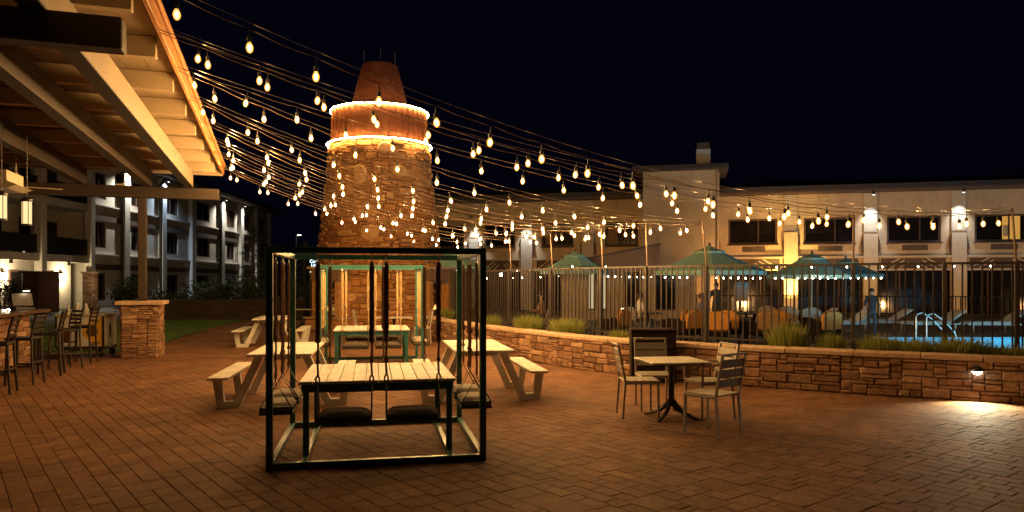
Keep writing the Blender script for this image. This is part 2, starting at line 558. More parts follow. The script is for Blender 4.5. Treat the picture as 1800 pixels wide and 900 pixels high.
def s_for_u(u, off):
    best = min(range(0, 2000), key=lambda k: abs(900 + 1280 * wall_at(WLEN * k / 2000, off)[0].x / wall_at(WLEN * k / 2000, off)[0].y - u))
    return WLEN * best / 2000

LAWN = [(-8.9, 17.0), (-9.2, 18.4), (-9.35, 19.6), (-10.0, 22.2), (-10.6, 25), (-11.0, 28), (-11.3, 31.2), (-24, 31.2), (-24, 17.0)]
_ly = np.array([17.0, 18.4, 19.6, 22.2, 25, 28, 31.2]); _lx = np.array([-8.9, -9.2, -9.35, -10.0, -10.6, -11.0, -11.3])

# pool rectangle (sunk below the deck)
PX0, PX1, PY0, PY1 = 10.7, 24.0, 15.2, 21.6
def ring_sheet(X0, X1, Y0, Y1, hx0, hx1, hy0, hy1, z):
    m = MB()
    for (a, b, c, d) in ((X0, X1, Y0, hy0), (X0, X1, hy1, Y1), (X0, hx0, hy0, hy1), (hx1, X1, hy0, hy1)):
        m.add([(a, c, z), (b, c, z), (b, d, z), (a, d, z)], [(0, 1, 2, 3)])
    return m
struct(ring_sheet(-900, 900, -300, 1500, PX0 - .3, PX1 + .3, PY0 - .3, PY1 + .3, -.045).build('ground', 'ground'))

# ---- paved plaza: bed of joint sand, pavers on top
bed = MB()
ys = np.linspace(-1.0, 33.0, 60)
vs = []
for y in ys:
    vs.append((-30.0 if y < 40 else -8, y, -.011)); vs.append((float(wall_x(max(y, _wy[0]))) + (max(0, _wy[0] - y) * 2.0 if y < _wy[0] else 0) + .1, y, -.011))
bed.add(vs, [(2 * i, 2 * i + 1, 2 * i + 3, 2 * i + 2) for i in range(len(ys) - 1)])
plaza = struct(bed.build('plaza', 'joint'))

def lay_pavers():
    rng = random.Random(11)
    U, UB = .076, .152
    ang = R(128)                        # long axis of the pattern
    ax = np.array([math.cos(ang), math.sin(ang)]); ay = np.array([-ax[1], ax[0]])
    ay = -ay
    n = 1060
    occ = np.zeros((n, n), bool)
    c0 = np.array([-1.5, 17.0])
    pieces = []
    shapes = [(2, 1), (3, 1), (4, 1), (3, 1), (3, 2), (4, 1), (3, 1), (2, 1), (4, 2), (3, 1)]
    ii, jj = np.meshgrid(np.arange(n), np.arange(n), indexing='ij')
    X = c0[0] + (ii - n / 2) * U * ax[0] + (jj - n / 2) * UB * ay[0]
    Y = c0[1] + (ii - n / 2) * U * ax[1] + (jj - n / 2) * UB * ay[1]
    ok = (Y > 4.4) & (Y < 31.5) & (np.abs(X) < .74 * Y + .8)
    ok &= X < wall_x(Y) - .03
    ok &= ~((Y > 17.0) & (X < np.interp(Y, _ly, _lx) + .05))
    ok &= ~((np.hypot(X + 4.9, Y - 27.0) < 2.2))
    occ[~ok] = True
    for i in range(n):
        row = occ[i]
        for j in np.nonzero(~row)[0]:
            if occ[i, j]: continue
            a, b = rng.choice(shapes)
            while a > 1 and (i + a > n or occ[i:i + a, j:j + b].any()): a -= 1
            while b > 1 and (j + b > n or occ[i:i + a, j:j + b].any()): b -= 1
            occ[i:i + a, j:j + b] = True
            cx = i + (a - 1) / 2 - n / 2; cyy = j + (b - 1) / 2 - n / 2
            p = c0 + ax * cx * U + ay * cyy * UB
            pieces.append((p[0], p[1], a, b))
    pieces.sort(key=lambda q: q[1] + (0 if abs(q[0]) < .70 * q[1] + .05 else 3))
    def paver_geo(a, b):
        w, d = (a * U - .0045) / 2, (b * UB - .0045) / 2
        c = .0035
        top = [(-w + c, -d + c, 0), (w - c, -d + c, 0), (w - c, d - c, 0), (-w + c, d - c, 0)]
        mid = [(-w, -d, -.0035), (w, -d, -.0035), (w, d, -.0035), (-w, d, -.0035)]
        bot = [(x, y, -.03) for (x, y, z) in mid]
        fs = [(0, 1, 2, 3)]
        for k in range(4):
            l = (k + 1) % 4
            fs.append((4 + k, 4 + l, l, k)); fs.append((8 + k, 8 + l, 4 + l, 4 + k))
        return top + mid + bot, fs
    geo = {}
    for (x, y, a, b) in pieces:
        if (a, b) not in geo:
            geo[(a, b)] = paver_geo(a, b)
    shared = {k: MB().add(*g).mesh('paver', 'paver') for k, g in geo.items()}
    th = math.atan2(ax[1], ax[0])
    flip = -1
    for (x, y, a, b) in pieces[:300]:
        link('paver', shared[(a, b)], plaza, (x, y, rng.uniform(-.0018, .0012)), (rng.gauss(0, .004), rng.gauss(0, .004), th + rng.gauss(0, .006)))
    V = []; F = []; base = 0
    nv = 12
    for (x, y, a, b) in pieces[300:]:
        g = np.array(geo[(a, b)][0])
        t = th + rng.gauss(0, .006)
        c, s = math.cos(t), math.sin(t)
        z = g[:, 2] + rng.uniform(-.0018, .0012) + g[:, 0] * rng.gauss(0, .004) + g[:, 1] * rng.gauss(0, .004)
        V.append(np.stack([x + g[:, 0] * c - g[:, 1] * s, y + g[:, 0] * s + g[:, 1] * c, z], 1))
    V = np.concatenate(V)
    f0 = np.array(geo[pieces[0][2:]][1][1:] ) if False else np.array(geo[(pieces[0][2], pieces[0][3])][1])
    k = len(V) // nv
    F = (f0[None, :, :] + (np.arange(k) * nv)[:, None, None]).reshape(-1, 4)
    me = bpy.data.meshes.new('pavers')
    me.vertices.add(len(V)); me.vertices.foreach_set('co', V.astype(np.float32).ravel())
    me.loops.add(F.size); me.loops.foreach_set('vertex_index', F.astype(np.int32).ravel())
    me.polygons.add(len(F)); me.polygons.foreach_set('loop_start', np.arange(0, F.size, 4, dtype=np.int32))
    me.update(calc_edges=True); me.validate(); me.shade_flat()
    me.materials.append(MT['paver'])
    o = link('pavers', me, plaza); o['kind'] = 'stuff'
    print('pavers', len(pieces))
lay_pavers()

# ---- lawn
lm = MB(); lm.add([(x, y, .0) for x, y in LAWN], [tuple(range(len(LAWN)))])
struct(lm.build('lawn', 'lawn'))
def blades(spots, h, w, rng, lean=.35):
    V = []; F = []
    for (x, y, z, sc) in spots:
        a = rng.uniform(0, 2 * PI); hh = h * sc * rng.uniform(.6, 1.2)
        lx, ly = rng.gauss(0, lean) * hh, rng.gauss(0, lean) * hh
        dx, dy = math.cos(a) * w / 2, math.sin(a) * w / 2
        k = len(V)
        V += [(x - dx, y - dy, z), (x + dx, y + dy, z), (x + lx, y + ly, z + hh)]
        F.append((k, k + 1, k + 2))
    return MB().add(V, F)
rng = random.Random(5)
sp = []
while len(sp) < 22000:
    y = rng.uniform(17.0, 31.2); x = rng.uniform(-17, -8.6)
    if x < np.interp(y, _ly, _lx) - .02: sp.append((x, y, 0, 1))
g = blades(sp, .07, .014, rng).build('lawn_grass', 'blade')
tag(g, 'short green lawn grass beyond the stone pillar', 'grass', kind='stuff')

# ---- planting bed behind the garden wall, pool deck behind that
bedm = MB()
S = np.linspace(0, WLEN, 70)
vs = []
for s in S:
    a = wall_at(s, .2)[0]; b = wall_at(s, 1.5)[0]; c = wall_at(s, 1.52)[0]
    vs += [(a.x, a.y, .53), (b.x, b.y, .50), (c.x, c.y, -.04)]
fs = []
for i in range(len(S) - 1):
    for k in (0, 1):
        fs.append((3 * i + k, 3 * i + 3 + k, 3 * i + 4 + k, 3 * i + 1 + k))
bedm.add(vs, fs)
struct(bedm.build('planting_bed', 'soil'))
dk = MB()
for (a, b, c, d) in ((1.0, 40, 21.6, 36), (PX1, 40, 9, 21.6)):
    dk.add([(a, c, 0), (b, c, 0), (b, d, 0), (a, d, 0)], [(0, 1, 2, 3)])
vs = []
yy = np.linspace(9.6, 21.6, 30)
for y in yy:
    x = float(wall_x(y)) + 1.6
    vs += [(x, y, 0), (max(x + .1, PX0), y, 0)]
dk.add(vs, [(2 * i, 2 * i + 1, 2 * i + 3, 2 * i + 2) for i in range(len(yy) - 1)])
dk.add([(PX0, 9.6, 0), (PX1, 9.6, 0), (PX1, PY0, 0), (PX0, PY0, 0)], [(0, 1, 2, 3)])
dk.add([(-3.5, 21.6, 0.001), (1.0, 21.6, 0.001), (1.0, 40, 0.001), (-3.5, 40, 0.001)], [(0, 1, 2, 3)])
struct(dk.build('pool_deck', 'pooldeck'))
ba = MB()
zb = -1.3
ba.add([(PX0, PY0, zb), (PX1, PY0, zb), (PX1, PY1, zb), (PX0, PY1, zb), (PX0, PY0, .0), (PX1, PY0, .0), (PX1, PY1, .0), (PX0, PY1, .0)],
       [(0, 1, 2, 3), (0, 4, 5, 1), (1, 5, 6, 2), (2, 6, 7, 3), (3, 7, 4, 0)])
pool = struct(ba.build('pool_basin', 'basin'))
wa = MB().add([(PX0 + .01, PY0 + .01, -.1), (PX1 - .01, PY0 + .01, -.1), (PX1 - .01, PY1 - .01, -.1), (PX0 + .01, PY1 - .01, -.1)], [(0, 1, 2, 3)])
struct(wa.build('pool_water', 'water'))
for x in (13.0, 17.0, 21.0):
    lp = thing('underwater_light', 'round underwater lamp in the near side wall of the pool, ' + {13.0: 'left one', 17.0: 'middle one', 21.0: 'right one'}[x], 'lamp', (x, PY0 + .04, -.65), 0, 'underwater pool lamps')
    MB().lathe([(.11, -.02), (.11, .02)], 12).build('lens', 'lens', lp).rotation_euler = (R(90), 0, 0)
    lamp('pool_lamp', 'POINT', lp, (0, .35, 0), 900, (.50, .86, 1.0), shadow_soft_size=.12)

# ---- garden wall
gw = thing('garden_wall', 'low curved ledgestone retaining wall with tan cap below the pool fence', 'wall')
core = MB(); vs = []
for s in S:
    a = wall_at(s, 0)[0]; b = wall_at(s, .26)[0]
    vs += [(a.x, a.y, -.02), (a.x, a.y, .55), (b.x, b.y, .55), (b.x, b.y, -.02)]
fs = []
for i in range(len(S) - 1):
    for k in range(4):
        l = (k + 1) % 4
        fs.append((4 * i + k, 4 * i + 4 + k, 4 * i + 4 + l, 4 * i + l))
core.add(vs, fs)
core.build('wall_core', 'mortar', gw)
rng = random.Random(21)
items = []
for (s, z, w, h) in ashlar(WLEN, .55, .05, (3, 4, 5, 6, 7, 8, 9), (1, 1, 2, 2, 2, 3), rng):
    p, a, n = wall_at(s + w / 2, .005)
    items.append(((p.x, p.y, z + h / 2), a + PI, w - .008, rng.uniform(.03, .065), h - .008, rng.gauss(0, .02)))
items.sort(key=lambda q: -q[0][0])
lay(gw, items, 'stone', 300)
s = 0
while s < WLEN - .2:
    L = min(rng.uniform(.55, .95), WLEN - s)
    p, a, n = wall_at(s + L / 2, .13)
    o = MB().box((0, 0, 0), (L - .007, .38, .075), None, .012).build('cap_stone', 'cap', gw, loc=(p.x, p.y, .59 + rng.uniform(-.004, .004)))
    o.rotation_euler = (rng.gauss(0, .006), rng.gauss(0, .004), a)
    s += L

# ---- half-dome wall light
sl = s_for_u(1717, 0)
p, a, n = wall_at(sl, -.05)
wl = thing('wall_light', 'small half-dome step light glowing on the stone garden wall', 'lamp', (p.x, p.y, .42), a + PI)
MB().lathe([(.075, 0), (.07, .03), (.05, .055), (.02, .068), (.001, .07)], 16, caps=False).build('hood', 'blackmetal', wl, True)
MB().lathe([(.001, -.05), (.035, -.042), (.055, -.02), (.066, -.001)], 16, caps=False).build('lens', 'lensw', wl, True)
MB().box((0, -.035, .01), (.05, .06, .05), None, .005).build('mount', 'blackmetal', wl)
lamp('step_lamp', 'SPOT', wl, (0, .10, -.07), 190, (1.0, .90, .58), spot_size=R(128), spot_blend=.55, shadow_soft_size=.03, rot=(R(46), 0, 0))

# ================================================================== THE TOWER
TX, TY = -4.9, 27.0
tower = thing('stone_chimney_tower', 'tall tapering stone tower with rust metal drum, glowing rims and red conical cap', 'tower', (TX, TY, 0))
TZ, TZ2 = 6.67, 7.86
def tr(z): return 2.43 + (1.73 - 2.43) * z / TZ
MB().lathe([(tr(0) - .02, -.02), (tr(TZ) - .02, TZ)], 48).build('core', 'mortar', tower, True)
rng = random.Random(31)
W0 = 2 * PI * 2.15
items = []
th0 = math.atan2(-TY, -TX)
for (s, z, w, h) in ashlar(W0, TZ - .02, .075, (3, 4, 5, 6, 7, 9), (1, 1, 1, 2, 2, 3), rng):
    th = (s + w / 2) / 2.15
    r = tr(z + h / 2) - .02
    k = r / 2.15
    # boulders let into the coursework here and there
    items.append(((r * math.cos(th), r * math.sin(th), z + h / 2), th - PI / 2, w * k - .012, rng.uniform(.04, .15), h - .010, .10 + rng.gauss(0, .02)))
def away(q):
    d = math.atan2(q[0][1], q[0][0]) - th0
    d = abs((d + PI) % (2 * PI) - PI)
    return (d > 1.25, 0 if q[0][2] > 1.2 else 1, -q[2] * q[4] * math.cos(min(d, 1.5)))
items.sort(key=away)
lay(tower, items, 'tstone', 300)
# large smooth boulders let into the face
for (dth, z, w, h) in ((-.02, 1.25, .62, .62), (-.35, 5.35, .55, .75), (.34, 5.5, .5, .45), (-.14, 3.35, .72, .62), (.1, 6.3, .6, .42), (.02, 2.1, .3, .7), (-.42, 1.1, .45, .3)):
    th = th0 + dth; r = tr(z) + .07
    m = MB()
    n = 9
    prof = [(math.cos(2 * PI * i / n + .3) * w / 2 * rng.uniform(.82, 1.1), math.sin(2 * PI * i / n + .3) * h / 2 * rng.uniform(.82, 1.1)) for i in range(n)]
    vs = [(x, -.05, zz) for x, zz in prof] + [(x, .045, zz) for x, zz in prof] + [(x * .85, .075, zz * .85) for x, zz in prof]
    fs = [(i, (i + 1) % n, (i + 1) % n + n, i + n) for i in range(n)] + [(i + n, (i + 1) % n + n, (i + 1) % n + 2 * n, i + 2 * n) for i in range(n)] + [tuple(range(2 * n, 3 * n))]
    m.add(vs, fs)
    o = m.build('boulder', 'boulder', tower, loc=(r * math.cos(th), r * math.sin(th), z)); o.rotation_euler = (.1, 0, th - PI / 2)
# metal drum of vertical panels
RD0, RD1 = 1.74, 1.70
MB().lathe([(RD0 - .03, TZ), (RD1 - .03, TZ2)], 48).build('drum', 'rust', tower, True)
NPAN = 44
pm = MB()
hw = PI / NPAN * RD0 * .97
pm.add([(-hw, 0, 0), (hw, 0, 0), (hw * .975, -.04, TZ2 - TZ), (-hw * .975, -.04, TZ2 - TZ), (hw - .012, 0, 0), (hw - .012, .035, 0), (hw, .035, 0), (hw * .975 - .012, -.04, TZ2 - TZ), (hw * .975 - .012, -.005, TZ2 - TZ), (hw * .975, -.005, TZ2 - TZ)],
       [(0, 1, 2, 3), (4, 5, 8, 7), (5, 6, 9, 8), (6, 1, 2, 9)])
pme = pm.mesh('drum_panel', 'rust')
for i in range(NPAN):
    th = 2 * PI * i / NPAN
    link('drum_panel', pme, tower, (RD0 * math.cos(th), RD0 * math.sin(th), TZ), (0, 0, th - PI / 2))
def ring(r, z, rad, n=64):
    pts = [(r * math.cos(2 * PI * i / n), r * math.sin(2 * PI * i / n), z) for i in range(n + 1)]
    return MB().tube(pts, rad, 6, caps=False)
MB().lathe([(1.64, TZ - .05), (1.86, TZ - .05), (1.86, TZ), (1.64, TZ)], 48, caps=False).build('stone_coping', 'cap', tower)
ring(1.91, TZ - .03, .019).build('lower_rim_light', 'rimled', tower, True)
ring(1.785, TZ2, .018).build('upper_rim_light', 'rimled', tower, True)
MB().lathe([(1.72, TZ2), (1.72, TZ2 + .02), (1.0, TZ2 + .22)], 48, caps=False).build('drum_roof', 'capmetal', tower, True)
cap = MB().lathe([(1.06, TZ2 + .2), (1.02, TZ2 + .34), (.70, 9.45), (.66, 9.62), (.60, 9.66), (.0, 9.68)], 24, caps=False).build('conical_cap', 'capmetal', tower)
for (dx, h) in ((-.55, .5), (.05, .62), (.58, .42)):
    MB().tube([(dx, -.15, 9.3), (dx, -.15, 9.66 + h)], .012, 5).build('antenna', 'galv', cap)
# fireplaces cut into the foot
for dth in (-.70, .84):
    th = th0 + dth
    f = MB()
    for sx in (-1, 1):
        f.box((sx * .52, 2.50, .83), (.22, .62, 1.66), None, .015)
    f.box((0, 2.56, .19), (1.5, .86, .38), None, .02)
    fo = f.build('fireplace', 'tstone', tower); fo.rotation_euler = (0, 0, th - PI / 2)
    MB().box((0, 2.60, .42), (1.56, .92, .07), None, .01).build('hearth_slab', 'cap', fo)
    pl = MB()
    for k in range(6):
        pl.box((-.53 + k * .212, 2.56, 1.87), (.206, .56, .40), None, .006)
    pl.build('lintel_planks', 'plank', fo)
    MB().box((0, 2.6, 2.12), (1.46, .72, .09), None, .01).build('mantel', 'cap', fo)
    MB().box((0, 2.33, 1.06), (.82, .06, 1.2)).build('firebox', 'darkint', fo)
    MB().box((0, 2.815, 1.62), (.84, .02, .05)).build('trim', 'galv', fo)
    lg = MB()
    for k in range(3):
        lg.tube([(-.3 + .1 * k, 2.5 + .06 * k, .50 + .07 * k), (.3 - .05 * k, 2.58 - .05 * k, .52 + .07 * k)], .05, 7)
    lg.build('log', 'bark', fo)
    fl = MB()
    for k in range(5):
        x = -.16 + k * .08; hh = (.10, .15, .20, .13, .09)[k]
        fl.lathe([(.004, 0), (.035, .04), (.026, hh * .5), (.002, hh)], 7, (x, 2.58 + .02 * (k % 2), .66), caps=False)
    fl.build('flame', 'flame', fo, True)

# ================================================================== THE PAVILION
PR = R(18.3)
PO = Vector((-3.13, 5.88, 0))
def pav(x, y, z=0):
    c, s = math.cos(PR), math.sin(PR)
    return Vector((PO.x + x * c - y * s, PO.y + x * s + y * c, z))
pv = thing('pavilion', 'open-sided timber pavilion with tan rafters and orange fascia over the bar', 'pavilion', PO, PR)
XL = -9.5                                     # far edge, beyond the left of the frame
Y0, Y1 = -2.4, 12.05
MB().box(((XL) / 2 + .02, (Y0 + Y1) / 2, 4.395), (-XL + .02, Y1 - Y0, .03)).build('roof', 'roofdark', pv)
nb = 34
for k in range(nb):                            # boards of the ceiling, running with the ridge
    w = (-XL - .05) / nb
    MB().box((-.06 - w * (k + .5), (Y0 + Y1) / 2, 4.365), (w - .007, Y1 - Y0 - .02, .022)).build('ceiling_board', 'deck' if k > 2 else 'rafter', pv)  # outermost boards paler, the rest darker: eave light and shade as colour
rf = MB().box((XL / 2 - .03, 0, 4.235), (-XL - .1, .11, .23), None, .006).mesh('rafter', 'rafter')
k = 0
y = -2.1
while y < Y1 - .05:
    link('rafter', rf, pv, (0, y, 0)); y += 1.475
MB().box((.035, (Y0 + Y1) / 2, 4.285), (.05, Y1 - Y0 + .1, .17), None, .006).build('fascia', 'fascia', pv)
MB().box((.078, (Y0 + Y1) / 2, 4.40), (.035, Y1 - Y0 + .1, .06), None, .006).build('drip_edge', 'fascia', pv)
MB().box((XL / 2, Y1 + .025, 4.29), (-XL + .06, .05, .25), None, .006).build('end_fascia', 'rafter', pv)
for x in (-.62, -1.47, -2.75, -4.2, -6.2, -8.2):
    b = MB().box((x, (Y0 + 11.35) / 2, 3.945), (.14, 11.4 - Y0, .345), None, .008).build('girder', 'girder' if x == -.62 else 'beam', pv)  # only the outer girder is pale: its light is in the colour
    MB().box((x, (Y0 + 11.35) / 2, 3.765), (.17, 11.4 - Y0, .02)).build('flange', 'beam', b)  # underside strip darkened, shade below the girder put into its colour
for y in (0.0, 11.32):
    MB().box((XL / 2 + .0, y, 3.628), (-XL, .20, .25), None, .01).build('crossbeam', 'beam', pv)
for y in (0.0, 11.32):
    MB().box((-1.58, y, 2.37), (.165, .165, 2.27), None, .008).build('post', 'beam', pv)
    MB().box((-1.58, y, 1.26), (.26, .26, .03), None, .004).build('post_base', 'blackmetal', pv)
rng = random.Random(41)
for (n_, y, lab) in ((0, 11.32, 'square ledgestone pillar with flat cap carrying the far brown pavilion post'), (1, 0.0, 'square ledgestone pillar carrying the near pavilion post, beyond the picture edge')):
    pil = thing('stone_pillar', lab, 'pillar', pav(-1.58, y), PR, 'stone pavilion pillars')
    wb = .74
    MB().box((0, 0, .57), (wb - .02, wb - .02, 1.14)).build('core', 'mortar', pil)
    items = []
    h2 = wb / 2 - .012
    stone_face(items, (-h2, -h2), 0, 2 * h2, 1.14, 0, rng, .052, (3, 4, 5, 6), (1, 1, 2, 2), .007)
    stone_face(items, (h2, -h2), PI / 2, 2 * h2, 1.14, 0, rng, .052, (3, 4, 5, 6), (1, 1, 2, 2), .007)
    if n_ == 0:
        stone_face(items, (-h2, h2), -PI / 2, 2 * h2, 1.14, 0, rng, .052, (3, 4, 5, 6), (1, 1, 2, 2), .007)
        stone_face(items, (h2, h2), PI, 2 * h2, 1.14, 0, rng, .052, (3, 4, 5, 6), (1, 1, 2, 2), .007)
    lay(pil, items, 'stone', 300)
    MB().box((0, 0, 1.185), (.95, .95, .085), None, .012).build('cap_stone', 'cap', pil)

# ---- bar under the pavilion
bar = thing('bar_counter', 'long bar counter with stone front and dark glossy top under the pavilion', 'bar', PO, PR)
MB().box((-3.75, 6.6, .51), (.56, 7.3, 1.02)).build('core', 'mortar', bar)
items = []
stone_face(items, (-3.475, 2.95), PI / 2, 7.3, 1.0, .0, rng, .062, (4, 5, 6, 8), (1, 2, 2, 3), .008)
stone_face(items, (-3.475, 10.25), PI, .55, 1.0, .0, rng, .062, (3, 4), (1, 2, 2), .008)
items.sort(key=lambda q: -q[0][1])
lay(bar, items, 'stone', 220)
MB().box((-3.62, 6.6, 1.07), (1.0, 7.6, .06), None, .012).build('counter_top', 'bwood', bar)
MB().box((-5.3, 6.2, .52), (.7, 8.6, 1.04), None, .01).build('back_counter', 'blackmetal', bar)
MB().box((-5.3, 6.2, 1.065), (.8, 8.7, .05), None, .01).build('back_counter_top', 'bwood', bar)

def make_stool():
    t = thing('bar_stool', '', 'stool')
    m = MB().box((0, 0, .735), (.42, .40, .05), None, .018).build('seat', 'stool', t)
    for sx in (-1, 1):
        MB().beam((sx * .19, .19, 0), (sx * .165, .165, .71), .035, .035, (0, 1, 0), .004).build('leg', 'stool', t)
        MB().tube([(sx * .20, -.22, 0), (sx * .18, -.19, .45), (sx * .18, -.18, .76), (sx * .185, -.21, .95), (sx * .185, -.26, 1.14)], .019, 6).build('leg', 'stool', t)
    for (a, b, z) in (((-.18, .18), (.18, .18), .28), ((-.19, -.20), (.19, -.20), .36), ((-.185, -.2), (-.185, .18), .30), ((.185, -.2), (.185, .18), .30)):
        MB().beam((*a, z), (*b, z), .022, .03).build('stretcher', 'stool', t)
    for k in range(4):
        z = .86 + k * .075
        MB().box((0, -.19 - (z - .8) * .2, z), (.36, .018, .045), Matrix.Rotation(.18, 3, 'X'), .004).build('back_slat', 'stool', t)
    return t
stool = make_stool()
ST = [(-2.72, 6.0, 1.62, 'dark slat-back bar stool cut by the left picture edge, at the stone bar'),
      (-2.66, 7.05, 1.45, 'dark bar stool with wide seat second from the picture edge at the stone bar'),
      (-2.62, 8.25, 1.66, 'dark bar stool in the middle of the row along the stone bar'),
      (-2.58, 9.15, 2.3, 'dark bar stool with four lit back slats turned at the bar end'),
      (-2.52, 10.25, 1.45, 'dark bar stool nearest the ice cream cart')]
for i, (x, y, a, lab) in enumerate(ST):
    o = stool if i == 0 else dup(stool)
    o.location = pav(x, y); o.rotation_euler = (0, 0, PR + a); o['label'] = lab; o['group'] = 'bar stools along the bar'

# ---- ice cream cart
ct = thing('ice_cream_cart', 'ice cream cart with yellow and white printed panels beside the stone pillar', 'cart', (-9.42, 16.15, 0), PR * .2)
body = MB().box((0, 0, .56), (.98, .62, .66), None, .015).build('body', 'white', ct)
MB().box((0, 0, .915), (1.04, .68, .05), None, .01).build('top', 'tan', ct)
MB().box((0, 0, .20), (1.0, .64, .06), None, .008).build('chassis', 'blackmetal', ct)
yp = MB(); n = 14
pts = [(.46, .86), (.46, .26)] + [(.46 - .40 * math.sin(PI * k / n) ** .7, .26 + .60 * k / n) for k in range(1, n)]
yp.extr([(p[0], p[1]) for p in pts], 1, -.316, -.312)
yp.build('yellow_print', 'yellow', body)
pr = MB(); pr.extr([(.26 + .13 * math.cos(2 * PI * k / 16), .56 + .11 * math.sin(2 * PI * k / 16)) for k in range(16)], 1, -.320, -.3165)
for (x, z, w) in ((.33, .80, .16), (.33, .745, .10), (.33, .32, .2)):
    pr.box((x, -.3185, z), (w, .003, .028))
pr.extr([(-.30 + .10 * math.cos(2 * PI * k / 14), .46 + .14 * math.sin(2 * PI * k / 14)) for k in range(14)], 1, -.320, -.3165)
pr.box((-.26, -.3185, .34), (.36, .003, .03)); pr.box((-.08, -.3185, .56), (.03, .003, .62))
pr.build('brown_print', 'choc', body)
sd = MB(); sd.extr([(.0 + .05 * math.cos(2 * PI * k / 14), .56 + .17 * math.sin(2 * PI * k / 14)) for k in range(14)], 0, .4915, .495)
sd.build('popsicle_print', 'choc', body)
for sx in (-1, 1):
    MB().beam((sx * .495, -.315, .22), (sx * .495, -.315, .93), .035, .035).build('corner_post', 'blackmetal', ct)
for (x, y) in ((.42, -.26), (-.42, -.26), (.42, .26), (-.42, .26)):
    w = MB().lathe([(.035, -.022), (.085, -.022), (.095, 0), (.085, .022), (.035, .022)], 14).build('wheel', 'blackmetal', ct, loc=(x, y, .095))
    w.rotation_euler = (0, R(90), R(60) if x > 0 else 0)
    MB().lathe([(.035, -.024), (.035, .024)], 10).build('hub', 'galv', w)
cg = 'cups and bottles on the ice cream cart'
for k, (x, y, h, r, lab) in enumerate(((-.36, -.1, .13, .055, 'pale squeeze bottle leftmost on the ice cream cart'), (-.26, .08, .19, .065, 'tall pale jug standing behind the others on the cart'), (-.16, -.12, .12, .06, 'short pale tub at the front of the cart top'), (-.06, .05, .17, .06, 'pale bottle between the jug and the last bottle on the cart'), (.02, -.08, .14, .05, 'pale squeeze bottle rightmost of the cluster on the cart'))):
    c = ct.matrix_basis
    t = thing('bottle', lab, 'bottle', (ct.location.x + x, ct.location.y + y, .94), 0, cg)
    MB().lathe([(r, 0), (r * 1.02, h * .55), (r * .9, h * .72), (r * .4, h * .85), (r * .38, h)], 12).build('body', 'greybag', t, True)
    MB().lathe([(r * .44, h), (r * .44, h + .03), (r * .15, h + .06)], 10).build('lid', 'white', t)

# ---- things on and over the bar
reg = thing('order_terminal', 'dark order terminal with small lit lamp on the bar counter', 'terminal', pav(-3.42, 9.7, 1.10), PR + .6)
MB().box((0, 0, .03), (.34, .30, .06), None, .01).build('base', 'blackmetal', reg)
MB().box((0, .02, .20), (.36, .04, .26), Matrix.Rotation(-.3, 3, 'X'), .01).build('screen', 'blackmetal', reg)
MB().tube([(.12, .05, .05), (.12, .05, .36), (.08, 0, .40)], .008, 6).build('lamp_arm', 'blackmetal', reg)
MB().lathe([(.07, 0), (.05, .03), (.012, .05)], 12, (.06, -.02, .37), caps=False).build('lamp_shade', 'blackmetal', reg)
MB().lathe([(.001, -.012), (.055, -.004), (.058, .004)], 12, (.06, -.02, .37), caps=False).build('lamp_glow', 'sconce', reg)
tray = thing('bar_caddy', 'low dark caddy of napkins on the back counter', 'caddy', pav(-5.25, 7.4, 1.10), PR)
MB().box((0, 0, .05), (.5, .25, .10), None, .008).build('tray', 'blackmetal', tray)
MB().box((-.1, 0, .14), (.12, .12, .08), None, .004).build('napkins', 'white', tray)

def pendant(x, y, z0, z1, lab):
    t = thing('pendant_lantern', lab, 'lantern', pav(x, y, z0), PR, 'pendant lanterns over the bar')
    h = z1 - z0
    MB().lathe([(.062, 0.02), (.062, h - .03)], 14, caps=False).build('glass', 'lantern', t, True)
    c = MB().lathe([(.07, h - .04), (.07, h), (.02, h + .03)], 14)
    c.lathe([(.07, 0), (.07, .02)], 14)
    for k in range(6):
        a = 2 * PI * k / 6
        c.beam((.068 * math.cos(a), .068 * math.sin(a), 0.01), (.068 * math.cos(a), .068 * math.sin(a), h), .008, .008)
    c.build('cage', 'blackmetal', t)
    MB().tube([(0, 0, h), (0, 0, 3.75 - z0)], .006, 5).build('cord', 'blackmetal', t)
pendant(-2.22, 5.6, 2.46, 2.84, 'tubular glowing pendant lantern hanging over the bar, the whole one')
pendant(-2.25, 4.66, 2.46, 2.82, 'tubular glowing pendant lantern cut by the left picture edge')
hd = thing('ceiling_heater', 'tan angular patio heater hung under the pavilion at the picture edge', 'heater', pav(-2.50, 5.1, 2.90), PR)
MB().extr([(-.5, 0), (.28, 0), (.40, .05), (.28, .10), (.28, .24), (-.5, .24)], 1, -.35, .35).build('hood', 'tan', hd)
for yy in (-.25, .25):
    MB().tube([(-.1, yy, .24), (-.1, yy, .95)], .008, 5).build('rod', 'blackmetal', hd)
fan = thing('ceiling_fan', 'pale ceiling fan on a down rod under the pavilion roof', 'fan', pav(-3.3, 8.9, 3.36), PR)
MB().lathe([(.012, .75), (.012, .30), (.035, .26), (.05, .16), (.10, .06), (.13, .02), (.10, -.03), (.03, -.06)], 16).build('motor', 'tan', fan, True)
fb = MB().box((.43, 0, 0), (.60, .12, .012), Matrix.Rotation(.2, 3, 'X'), .003).mesh('blade', 'tan')
for k in range(4):
    link('blade', fb, fan, (0, 0, .03), (0, 0, k * PI / 2 + .3))
sk = thing('loudspeaker', 'small pale box speaker on top of the far pavilion crossbeam', 'speaker', pav(-2.02, 11.30, 3.755), PR)
MB().box((0, 0, .13), (.17, .16, .25), None, .01).build('cabinet', 'tan', sk)
MB().box((0, -.083, .13), (.13, .01, .20)).build('grille', 'blackmetal', sk)

